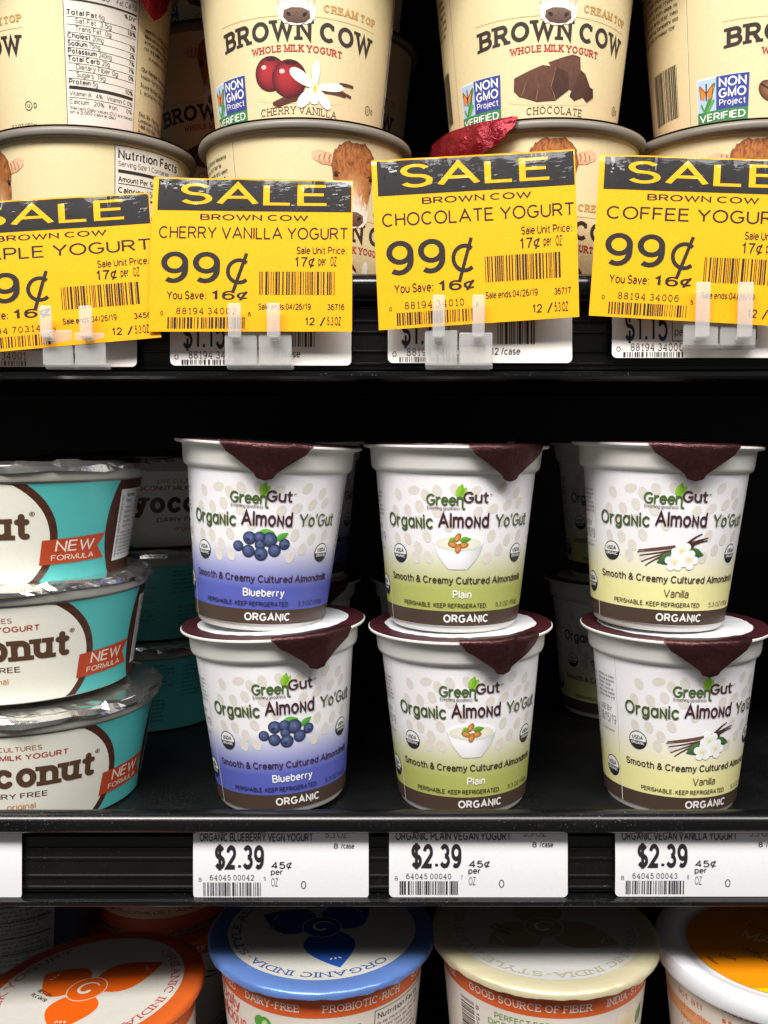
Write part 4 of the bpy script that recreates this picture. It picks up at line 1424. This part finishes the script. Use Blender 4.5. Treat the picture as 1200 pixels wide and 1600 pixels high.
def sale_sign(corners, lines_, label, seed, sx=1.0):
    """corners TL TR BR BL; the sign is 100 wide and 82 high in its own units"""
    p = Print()
    name, upc, d0, d1, code, nx0, nx1 = lines_
    p.rect(2.6, 99.4, 64.2, 81.2, (34, 32, 32), 1)
    p.text('SALE', 14, 87, 67.4, 11.6, YEL, 2, .15)
    p.text('BROWN COW', 24, 78, 59.2, 3.2, BLK, 1, 0.169)
    p.text(name, nx0, nx1, 49.2, 6.5, BLK, 1, 0.130)
    p.text('99', 5.4, 34.5, 25.6, 16.6, BLK, 1, 0.163)
    p.tris(ribbon(A(44.0, 32.0, 5.6, 6.0, 48, 312), 1.9), BLK, 1)
    p.line([(41.0, 20.6), (47.6, 41.6)], 1.7, BLK, 1, 'butt')
    p.text('Sale Unit Price:', 72.4, 97.2, 41.4, 4.0, BLK, 1, 0.150)
    p.text('17¢', 71.6, 81.4, 34.4, 5.4, BLK, 1, 0.150)
    p.text('per', 83.2, 87.0, 35.2, 5.0, BLK, 1, 0.169)
    p.text('OZ', 89.2, 92.4, 34.9, 5.2, BLK, 1, 0.156)
    p.barcode(54, 91.3, 19.6, 32.0, BLK, 1, seed, 30)
    p.text('You Save:', 8.6, 27.8, 17.0, 4.4, BLK, 1, 0.156)
    p.text('16¢', 30.6, 48.6, 16.8, 4.8, BLK, 1, 0.169)
    p.text('Sale ends:04/26/19', 53.8, 79.6, 11.6, 3.4, BLK, 1, 0.163)
    p.text(code, 87.8, 96.2, 11.4, 3.3, BLK, 1, 0.163)
    p.text(d0, 5.6, 7.0, 8.6, 2.2, BLK, 1, 0.143)
    p.text(upc, 13.4, 43.0, 9.2, 3.4, BLK, 1, 0.111, slab=True, track=.08)
    p.text(d1, 48.8, 50.2, 8.2, 2.2, BLK, 1, 0.143)
    p.barcode(9.2, 47.2, 1.6, 7.6, BLK, 1, seed + 7, 30)
    p.text('12', 77.0, 81.6, 3.4, 4.1, BLK, 1, 0.156)
    p.line([(84.4, 3.0), (86.6, 7.6)], .75, BLK, 1, 'butt')
    p.text('5.3 OZ', 87.8, 94.6, 3.2, 4.6, BLK, 1, 0.156)

    def curl(s, t):
        q = np.clip((t - .80) / .20, 0, 1)
        w = np.array([noise.noise(Vector((a * 6, seed * 3.1, b * 2))) for a, b in zip(np.atleast_1d(s), np.atleast_1d(t))])
        k = np.array([noise.noise(Vector((a * 15, seed * 5.3, b * 9))) for a, b in zip(np.atleast_1d(s), np.atleast_1d(t))])
        return .5 * np.sin(t * pi) * (1 + .3 * np.sin(s * 5 + seed)) + q * q * (-.62 + .35 * w + .24 * k) + .16 * w
    us, vs = np.linspace(0, 100, 81), np.linspace(0, 82, 61)
    me = p.build('sale_sign', quad_surf(*corners, 100, 82, curl), 1.6, (us, vs, lambda u, v: YEL), 1.6)
    o = link('sale_sign', me, M_SIGN)
    return tag(o, label, 'sale sign', 'yellow sale signs')


yt, yb = .3540, .3485
SIGNS = [
    (((-88, 318), (233, 300), (252, 527), (-74, 556)), ('MAPLE YOGURT', '88194 70314', '0', '3', '3456', 10, 98.6), 'yellow sale sign cut off by the left edge, reading ple yogurt'),
    (((240, 276), (551, 281), (550, 518), (232, 518)), ('CHERRY VANILLA YOGURT', '88194 34002', '0', '6', '36716', 3.8, 97.6), 'yellow sale sign for cherry vanilla yogurt at 99 cents'),
    (((580, 250), (898, 232), (905, 495), (592, 516)), ('CHOCOLATE YOGURT', '88194 34010', '0', '8', '36717', 4.0, 98.6), 'tilted yellow sale sign for chocolate yogurt at 99 cents'),
    (((938, 240), (1262, 250), (1240, 511), (920, 493)), ('COFFEE YOGURT', '88194 34006', '0', '5', '36718', 5.0, 92), 'yellow sale sign for coffee yogurt, cut off by the right edge'),
]
for i, (c, t, lab) in enumerate(SIGNS):
    dy = (.0010, .0, .0, .0)[i]
    k3 = [px(*c[0], yt + dy), px(*c[1], yt + dy), px(*c[2], yb + dy), px(*c[3], yb + dy)]
    sale_sign(k3, t, lab, i + 1)


def sign_clip(x0, x1, prongs, top, label, ybase=(516, 571)):
    """cloudy plastic clip: a plate in the rail channel and two fingers in front of the sign"""
    a, b = px(x0, ybase[0], .3502), px(x1, ybase[1], .3502)
    root = tag(empty('sign_clip', ((a.x + b.x) / 2, .3502, b.z)), label, 'sign clip', 'clear clips holding the sale signs')
    r = root.location
    w = (b.x - a.x) / 2
    for x_, y_, zt in ((-w, -w * .04, a.z - b.z), (.0002, w, (a.z - b.z) * .93)):
        link('base_plate', box_mesh('base_plate', x_, y_, -.0006, .0006, 0, zt, .0005), M_CLIP, root)
    link('foot', box_mesh('foot', -w * .96, w * 1.02, 0.0007, .0062, -.0012, .0008, .0004), M_CLIP, root)
    for q in prongs:
        c0, c1 = px(q[0], top, .3464), px(q[1], 527, .3460)
        link('finger', box_mesh('finger', c0.x - r.x, c1.x - r.x, c1.y - r.y - .0007, c0.y - r.y, c1.z - r.z, c0.z - r.z, .0005), M_CLIP, root)
        link('bridge', box_mesh('bridge', c0.x - r.x + .0006, c1.x - r.x - .0006, c1.y - r.y + .0003, -.0006, c1.z - r.z - .0010, c1.z - r.z + .0006, .0004), M_CLIP, root)
    return root


sign_clip(66, 166, ((62, 82), (124, 145)), 478, 'clear plastic clip on the maple sale sign')
sign_clip(351, 456, ((356, 377), (417, 438)), 474, 'clear plastic clip on the cherry vanilla sale sign')
sign_clip(664, 769, ((676, 695), (738, 757)), 461, 'clear plastic clip on the chocolate sale sign')
sign_clip(1068, 1180, ((1087, 1108), (1153, 1175)), 441, 'clear plastic clip on the coffee sale sign', (500, 540))

DK = (44, 38, 44)


def price_tag(x0, x1, y0, y1, Y, fill, label, group, warm=(240, 240, 242), Yb=None):
    Yb = Yb or Y
    tl, tr, br, bl = px(x0, y0, Y), px(x1, y0, Y), px(x1, y1, Yb), px(x0, y1, Yb)
    h = 64 * (tl.z - bl.z) / (tr.x - tl.x)
    p = Print()
    fill(p, h)
    bulge = lambda s, t: .5 * np.sin(t * pi)
    s = quad_surf(tl, tr, br, bl, 64, h, bulge)
    # rounded lower corners
    r = 1.8
    pts = [(0, h), (0, r)] + [(r - r * cos(a), r - r * sin(a)) for a in np.linspace(.2, pi / 2, 6)] + [(64 - r + r * sin(a), r - r * cos(a)) for a in np.linspace(0, 1.4, 6)] + [(64, r), (64, h)]
    p.poly(pts, 0, -1, fn=lambda x, y: warm, res=3.0)
    me = p.build('price_tag', s)
    return tag(link('price_tag', me, M_TAG), label, 'price tag', group)


def lower_tag(title, upc, d0, d1, seed):
    def fill(p, h):
        H = h
        y = lambda z: H - (z - 20) / 370 * (H) if False else H * (392 - z) / 364.0
        X = lambda z: (z - 88) / 1020.0 * 64
        k = H / 364.0
        if not title: return
        p.text(title, X(125), X(782), y(72), 44 * k, DK, 1, .19)
        p.text('5.3 OZ', X(855), X(985), y(53), 36 * k, (90, 84, 90), 1, .11)
        p.text('8', X(905), X(930), y(110), 29 * k, DK, 1, .14)
        p.text('/case', X(948), X(1025), y(110), 29 * k, DK, 1, .16)
        p.text('$2.39', X(215), X(500), y(225), 134 * k, DK, 1, .235)
        p.text('45¢', X(540), X(662), y(221), 38 * k, DK, 1, .15)
        p.text('per', X(540), X(608), y(256), 34 * k, (60, 54, 60), 1, .16)
        p.text('OZ', X(542), X(582), y(321), 47 * k, (70, 64, 70), 1, .10)
        p.text('0', X(715), X(745), y(336), 46 * k, (70, 64, 70), 1, .11)
        p.text(d0, X(120), X(138), y(294), 24 * k, (70, 64, 70), 1, .1)
        p.text(upc, X(186), X(442), y(287), 32 * k, (60, 54, 60), 1, .12, slab=True, track=.05)
        p.text(d1, X(497), X(508), y(290), 24 * k, (70, 64, 70), 1, .1)
        p.barcode(X(148), X(480), y(376), y(298), (50, 46, 54), 1, seed, 29)
    return fill


gp = 'white price tags on the lower rail'
YT = .3586
price_tag(-268, 34, 1302, 1405, YT, lower_tag('', '64045 00041', '8', '4', 3), 'blank right end of a white price tag at the left edge, below the coconut tubs', gp)
price_tag(302, 576, 1302, 1404, YT, lower_tag('ORGANIC BLUEBERRY VEGN YOGURT', '64045 00042', '8', '1', 4), 'white price tag below the blueberry cups, $2.39', gp)
price_tag(608, 887, 1300, 1402, YT, lower_tag('ORGANIC PLAIN VEGAN YOGURT', '64045 00040', '8', '7', 5), 'white price tag below the green plain cups, $2.39', gp)
price_tag(961, 1240, 1300, 1401, YT, lower_tag('ORGANIC VEGAN VANILLA YOGURT', '64045 00043', '8', '8', 6), 'white price tag below the yellow vanilla cups, $2.39', gp)


def upper_tag(price, upc, seed):
    def fill(p, h):
        p.text(price, 4.5, 19.5, 5.7, 10.5, DK, 1, .17)
        p.text('per', 22.0, 26.0, 7.6, 2.8, DK, 1, .12)
        p.line([(21.2, 15.4), (21.2, 5.8), (34, 5.8)], .25, DK, 1, 'butt')
        p.text('0', 1.6, 3.0, 2.1, 1.8, DK, 1, .1)
        p.text(upc, 6.6, 25, 2.4, 2.6, DK, 1, .10, slab=True, track=.05)
        p.barcode(4, 25, .3, 2.0, DK, 1, seed, 24)
        p.barcode(38, 51, 6.4, 16.6, DK, 1, seed + 2, 14)
        p.text('1', 32.8, 33.6, 4.0, 2.0, DK, 1, .12)
        p.text('12 /case', 36, 46, 2.8, 2.4, DK, 1, .14)
    return fill


gp2 = 'white price tags on the upper rail'
for x0, x1, ya, yb_, upc, lab in ((-70, 214, 480, 577, '88194 34001', 'white price tag showing below the maple sale sign'), (266, 549, 478, 575, '88194 34002', 'white price tag showing below the cherry vanilla sale sign'),
                                 (606, 894, 473, 571, '88194 34010', 'white price tag showing below the tilted chocolate sale sign'), (956, 1240, 466, 563, '88194 34006', 'white price tag showing below the coffee sale sign')):
    price_tag(x0, x1, ya, yb_ - 4, YT, upper_tag('$1.15', upc, x1), lab, gp2, warm=(240, 233, 226), Yb=.3553)


# ================================================================== almond-milk cups on the floor of the cooler
def petal_motif(p, col, rot):
    """three broad leaves round a swirl"""
    for k, (a, L, w) in enumerate(((rot, 30, 11), (rot + 118, 25, 11), (rot + 232, 26, 11))):
        ca, sa = cos(radians(a)), sin(radians(a))
        pts = [(3 + L * t, w * sin(pi * min(1, t * .96 + .03) ** .75)) for t in np.linspace(0, 1, 12)]
        pts += [(3 + L * t, -w * sin(pi * min(1, t * .96 + .03) ** .75)) for t in np.linspace(1, 0, 12)[1:-1]]
        pts = [(x * ca - y * sa, x * sa + y * ca) for x, y in pts]
        p.poly(pts, col, 2)
        for q in (-1, 0, 1):
            x, y = L * .86, q * 1.8
            p.ell(x * ca - y * sa, x * sa + y * ca, .8, .4, (238, 232, 224), 3, rot=a + q * 40, n=10)
    p.ell(0, 0, 8.6, 8.6, col, 3, n=30)
    p.ring(0, 0, 8.4, .4, (242, 220, 200), 4)
    p.taper([(5.4 * cos(t) * (1 - t / 9), 5.4 * sin(t) * (1 - t / 9)) for t in np.linspace(.4, 5.4, 14)], .6, 1.8, (242, 232, 222), 5)


def lid_print(ring, film, motif, ink, rot, start):
    p = Print()
    R = 48.6
    p.ell(0, 0, 40.6, 40.6, film, 1, n=72)
    petal_motif(p, motif, rot)
    p.text('ORGANIC INDIA-STYLE ALMONDMILK YOGURT', 0, 36 * 2 * pi * .78, 0, 3.6, ink, 3, .13, slab=True, warp=circle_text(35.2, 0, 0, start))
    p.text('BEST BY', 0, 9, 0, 2.0, (40, 36, 36), 5, .16, warp=lambda u, v: (-22 + u * .8 + v * .5, 2 - u * .6 + v * .8))
    p.text('PLC 0419', 0, 10, 0, 2.0, (40, 36, 36), 5, .16, warp=lambda u, v: (-24 + u * .8 + v * .5, -.6 - u * .6 + v * .8))

    def s(u, v, h):
        r = np.hypot(u, v)
        z = 68.6 + h + .35 * np.exp(-((r - 44) / 2.0) ** 2)
        return np.stack([u, v, z], -1) / 1000
    return p.build('lid', s), ring


def foil_ring(name):
    """scalloped foil edge turned down over the rim"""
    V, F = [], []
    seg = 144
    rows = []
    for r, z in ((.0000, .0684), (.0400, .0685), (.0440, .0690), (.0470, .0687), (.0485, .0681), (.0491, .0670), (.0490, .0654)):
        row = []
        for i in range(1 if r == 0 else seg):
            a = 2 * pi * i / seg
            n = noise.noise(Vector((cos(a) * 7, sin(a) * 7, 3))) + .5 * noise.noise(Vector((cos(a) * 21, sin(a) * 21, 5)))
            rr, zz = r, z
            if r > .046:
                rr += .0006 * n * (r - .046) / .003
            if z < .0668: zz += .0014 * n
            row.append(len(V))
            V.append((rr * sin(a), -rr * cos(a), zz))
        rows.append(row)
    for a, b in zip(rows, rows[1:]):
        for i in range(seg):
            j = (i + 1) % seg
            F.append((a[0], b[j], b[i]) if len(a) == 1 else (a[i], a[j], b[j], b[i]))
    return mesh_of(name, V, F, True, 50)


FOIL_RING = foil_ring('lid')
ORANGE = (226, 98, 40)
CREAMY = (232, 222, 210)


def india_label(kind):
    p = Print()
    p.rect(-130, 130, 57.2, 65.2, ORANGE, 1)
    wh = (246, 236, 226)
    if kind in ('peach', 'dark'):
        p.T.clear()
        if kind == 'peach':
            p.rect(-130, 130, 0, 9, (206, 92, 52), 1)
            p.rect(-130, 130, 57.2, 69, ORANGE, 1)
            p.text('LIVE ACTIVE CULTURES S THERMOPHILUS L ACIDOPHILUS BIFIDUS L CASEI NUT MILK', -110, 110, 11.5, 2.2, (150, 96, 66), 2, .13)
            for q in range(6):
                p.lines(-120 + q * 40, -84 + q * 40, 40, 17, 2.6, 1.6, (96, 60, 46), 2, q + 3)
                p.ring(-82 + q * 40, 22, 2.2, .3, (96, 60, 46), 2)
        else:
            p.rect(-16, 22, 12, 66, (150, 150, 152), 1)
            p.lines(-14, 20, 63, 14, 2.5, 1.6, (44, 44, 50), 2, 3)
            for q in range(5):
                p.rect(-14, 20, 58 - q * 9, 58.5 - q * 9, (44, 44, 50), 2)
        paper = (226, 182, 148) if kind == 'peach' else (46, 62, 92)
        return p.build('label', cone_surf(38.6, 44.6, 65.4, 1), 2.6, (np.linspace(-130.6, 130.6, 121), [0, 30, 65.4], lambda u, v: paper))
    if kind == 'blue':
        p.text('PLANT-BASED', -64, -36, 59.6, 3.2, wh, 2, .15, slab=True)
        p.text('DAIRY-FREE', -30, -6, 59.6, 3.3, wh, 2, .15, slab=True)
        p.text('PROBIOTIC-RICH', 2.4, 36, 59.6, 3.3, wh, 2, .15, slab=True)
        p.text('SOURCE OF FIBER', 44, 80, 59.6, 3.3, wh, 2, .15, slab=True)
        p.text('Dɑily', -50, -34, 51, 5.6, (222, 82, 52), 2, .16, 'round')
        p.text('Delicious', -56, -31, 43.4, 7, (222, 82, 52), 2, .15, 'round', slant=.1)
        for sx in (-1, 1):
            p.ell(-21.6 + sx * 1.6, 52.0, 2.3, 2.8, (86, 160, 60), 2, rot=sx * 32, n=18)
        p.fan([(-25.3, 51.4), (-21.6, 46.6), (-17.9, 51.4), (-21.6, 52.8)], (86, 160, 60), 3)
        p.ell(-20.6, 51.6, 1.2, 1.8, (190, 220, 150), 4, rot=-30, n=12)
        p.text('Crafted with a full', -15.4, 17.6, 49.6, 3.5, (76, 58, 50), 2, .14)
        p.text('Serving of SPANISH', -15.4, 20.6, 44.4, 3.8, (76, 58, 50), 2, .18)
        p.text('ALMONDS in every cup', -15.4, 19, 39.6, 3.4, (76, 58, 50), 2, .14)
        p.rect(23.6, 54, 8, 56.0, (90, 76, 70), 2)
        p.rect(23.9, 53.7, 8.3, 55.7, (232, 222, 212), 3)
        p.text('Nutrition Facts', 25, 50, 52.0, 2.7, (60, 46, 42), 4, .19)
        p.lines(25, 52, 49.4, 9, 2.3, 1.4, (80, 62, 56), 4, 4)
    else:
        p.text('GOOD SOURCE OF FIBER', -38, 12, 59.6, 3.3, wh, 2, .15, slab=True)
        p.text('INDIA-STYLE', 18, 44, 59.6, 3.3, wh, 2, .15, slab=True)
        p.text('DAIRY-FREE', -72, -47, 59.6, 3.3, wh, 2, .15, slab=True)
        turn = lambda u, v: (-38 + v, 54 - u)
        p.barcode(0, 26, -6, 2, (56, 44, 44), 2, 4, 26, warp=turn)
        p.text('8 15400 00872', 0, 26, 3, 1.6, (56, 44, 44), 2, .12, warp=turn)
        p.text('PERFECT FOR', -26, -4, 52.4, 2.6, (120, 160, 76), 2, .17)
        p.text('DIGESTIVE HEALTH', -29, 4, 48.8, 2.6, (120, 160, 76), 2, .17)
        p.text('ACTIVE DELIVERY', -20, -2, 46.0, 1.9, (222, 98, 62), 2, .17)
        p.text('OF MORE THAN', -19, -3, 43.6, 1.9, (222, 98, 62), 2, .17)
        p.text('15', -14, -4, 33, 9.4, (222, 82, 42), 2, .2)
        p.text('BILLION', -18, 0, 29, 3, (222, 82, 42), 2, .2)
        p.taper([(14, 45), (18, 43.4), (24, 42)], .9, .5, (76, 60, 58), 3)
        p.taper([(13, 42), (17, 41), (22, 40.6)], .9, .5, (76, 60, 58), 3)
        for k in range(5):
            petal(p, 31, 47, 9, 3.0, 60 + 72 * k, (240, 228, 202), (226, 206, 160), 2)
        leaf(p, 38, 44, 9, 2.6, 62, (90, 120, 70), (130, 160, 100), 3)
        for x, y, r in ((33, 38, 30), (38, 36, -20), (44, 37, 60)):
            p.ell(x, y, 3.4, 1.9, (206, 128, 76), 4, rot=r, edge=(150, 84, 44), n=16)
        p.text('Delicious', 50, 75, 46, 7, (222, 82, 52), 2, .15, 'round', warp=None)
    for q in p.T:
        q[..., 1] -= 3.6
    for q in range(4):
        p.lines(-126 + q * 16, -112 + q * 16, 50, 14, 2.4, 1.4, (90, 76, 70), 2, q)
    p.rect(-130, 130, 3.0, 3.5, ORANGE, 2)
    p.lines(-126, 126, 6.2, 5.4, 2, 1.5, (110, 92, 84), 2, 33)
    p.lines(-70, -34, 24, 12, 2.6, 1.7, (90, 76, 70), 2, 34)
    p.lines(56, 120, 28, 10, 2.6, 1.7, (90, 76, 70), 2, 35)
    return p.build('label', cone_surf(38.6, 44.6, 65.4, 1), 2.6, (np.linspace(-130.6, 130.6, 121), [0, 30, 65.4], lambda u, v: CREAMY))


INDIA_LABEL = {k: india_label(k) for k in ('blue', 'gold', 'peach', 'dark')}
INDIA_BODY = lathe('body', [(0, .0012), (.036, .0012), (.0375, 0), (.0384, .001), (.0444, .0664), (.0470, .0670), (.0474, .0676), (.0466, .0680), (0, .0680)], 120)
LIDKIND = {
    'blue': (plain_mat('blue_lid_foil', (98, 132, 198), .26, .25, bump=(220, .4, .0005), var=.1), (206, 204, 196), (38, 84, 170), (44, 76, 150), 286, -42),
    'gold': (plain_mat('gold_lid_foil', (208, 199, 164), .34, .2, bump=(220, .4, .0005), var=.1), (202, 202, 198), (178, 166, 138), (176, 164, 132), -25, 2),
    'orange': (plain_mat('orange_lid_foil', (224, 104, 42), .28, .2, bump=(220, .4, .0005), var=.1), (216, 212, 202), (232, 98, 16), (198, 74, 58), 28, 44),
}
LIDPRINT = {k: lid_print(None, v[1], v[2], v[3], v[4], v[5])[0] for k, v in LIDKIND.items()}


def india_cup(kind, body, loc, u, label, group, lidrot=0.0, tilt=(0, 0)):
    root = tag(empty('almond_milk_yogurt_cup', loc, (radians(tilt[0]), radians(tilt[1]), 0)), label, 'yogurt cup', group)
    link('body', INDIA_BODY, M_WHITE, root)
    link('label', INDIA_LABEL[body], M_PAPER, root, u / 41.6)
    l = link('lid', FOIL_RING, None, root)
    l.data = l.data.copy()
    l.data.materials.clear()
    l.data.materials.append(LIDKIND[kind][0])
    link('lid_print', LIDPRINT[kind], M_LIDPRINT, l, lidrot)
    return root


gi, gir = 'almond milk yogurt cups with printed foil lids', 'almond milk yogurt cups in the back of the lowest shelf'
T1, T2 = DECK_L + .0005, DECK_L + .0697
india_cup('blue', 'blue', (-.0270, .402, T2), 0, 'cup with blue foil lid and orange band, on top of its stack', gi)
india_cup('blue', 'gold', (-.0270, .404, T1), 40, 'cup with blue foil lid underneath the other blue lidded cup', gi, 1.0)
india_cup('gold', 'gold', (.0696, .402, T2), 0, 'cup with pale gold foil lid and orange band, on top of its stack', gi)
india_cup('gold', 'blue', (.0690, .404, T1), 60, 'cup with pale gold foil lid underneath the other gold lidded cup', gi, 1.0)
india_cup('orange', 'blue', (-.1185, .388, T2 - .0195), -30, 'tilted cup with orange foil lid and orange petals at the lower left corner', gi, 0, (0, -6))
india_cup('orange', 'peach', (-.1330, .560, T2), 10, 'shaded peach cup behind the orange lid, its small print showing, standing on another cup', gir, 1.0)
india_cup('orange', 'gold', (-.1330, .560, T1), 20, 'cup with orange foil lid at the back, carrying the shaded peach one', gir, 1.0)
india_cup('blue', 'dark', (-.2080, .52, T2 - .012), 14, 'dark shaded cup at the far left with its grey panel of small print showing', gir, 2.0)
india_cup('blue', 'blue', (-.0300, .52, T1), 70, 'cup with blue foil lid behind the blue stack', gir, 2.0)


def overcap_cup(loc, label):
    root = tag(empty('coconut_dessert_cup', loc), label, 'yogurt cup')
    body = lathe('body', [(0, .001), (.038, .001), (.040, 0), (.041, .001), (.0485, .066), (.0490, .068), (0, .068)], 120)
    p = Print()
    for k in range(6):
        p.lines(-60 + k * 22, -44 + k * 22, 58, 20, 5, 3, (222, 120, 70), 2, k)
    p.rect(-140, 140, 44, 50, (236, 170, 120), 1)
    link('body', body, M_WHITE, root)
    link('label', p.build('label', cone_surf(41.2, 48.3, 62, 2), 2.6, (np.linspace(-140.4, 140.4, 121), [0, 31, 62], lambda u, v: (238, 226, 214))), M_PAPER, root)
    cap = lathe('overcap', [(0, .0682), (.0370, .0682), (.0405, .0684), (.0425, .0694), (.0455, .0708), (.0492, .0712), (.0512, .0704), (.0518, .0690), (.0519, .0640), (.0514, .0630), (.0500, .0632)], 128, 30)
    c = link('overcap', cap, M_OVERCAP, root)
    p = Print()
    p.ell(0, 0, 38.4, 38.4, (240, 146, 14), 1, n=80)
    p.poly([(38.4 * cos(a), 38.4 * sin(a)) for a in np.linspace(radians(-128), radians(-52), 30)], (248, 196, 24), 2)  # lamplight reaching past the shelf edge, put into the disc colour
    ca, sa = cos(radians(-38)), sin(radians(-38))
    tw = lambda ox, oy: (lambda u, v: (ox + u * ca - v * sa, oy + u * sa + v * ca))
    ink = (84, 46, 16)
    p.text('ORGANIC COCONUT', 0, 33, 0, 2.7, ink, 3, .16, warp=tw(-22.5, 2.5))
    p.text('ALTERNATIVE', 0, 22, 0, 2.7, ink, 3, .16, warp=tw(-20.0, -3.2))
    p.text('MANGO', 0, 34, 0, 7.6, (252, 224, 180), 3, .15, warp=tw(-14, 9))
    p.ring(-27, -8, 6.4, .7, ink, 3, n=30)
    p.fan([(-27 + 5.8 * cos(a), -8 + 5.8 * sin(a)) for a in np.linspace(radians(140), radians(320), 20)], ink, 3)
    p.text('USDA', 0, 7, 0, 2.4, ink, 4, .2, warp=tw(-28.6, -6.2))
    p.text('06 19 19', 0, 14, 0, 2.4, (60, 36, 20), 3, .14, warp=tw(-12, 22))
    link('lid_print', p.build('lid_print', lambda u, v, h: np.stack([u, v, 68.35 + h + .22 * (np.hypot(u, v) / 38) ** 8], -1) / 1000), M_LABEL, c)
    return root


overcap_cup((.1690, .392, T2 - .0035), 'white plastic lid with a bright orange mango disc at the lower right corner')
overcap_cup((.1690, .394, T1 - .0050), 'cup with a white plastic lid underneath the mango one')
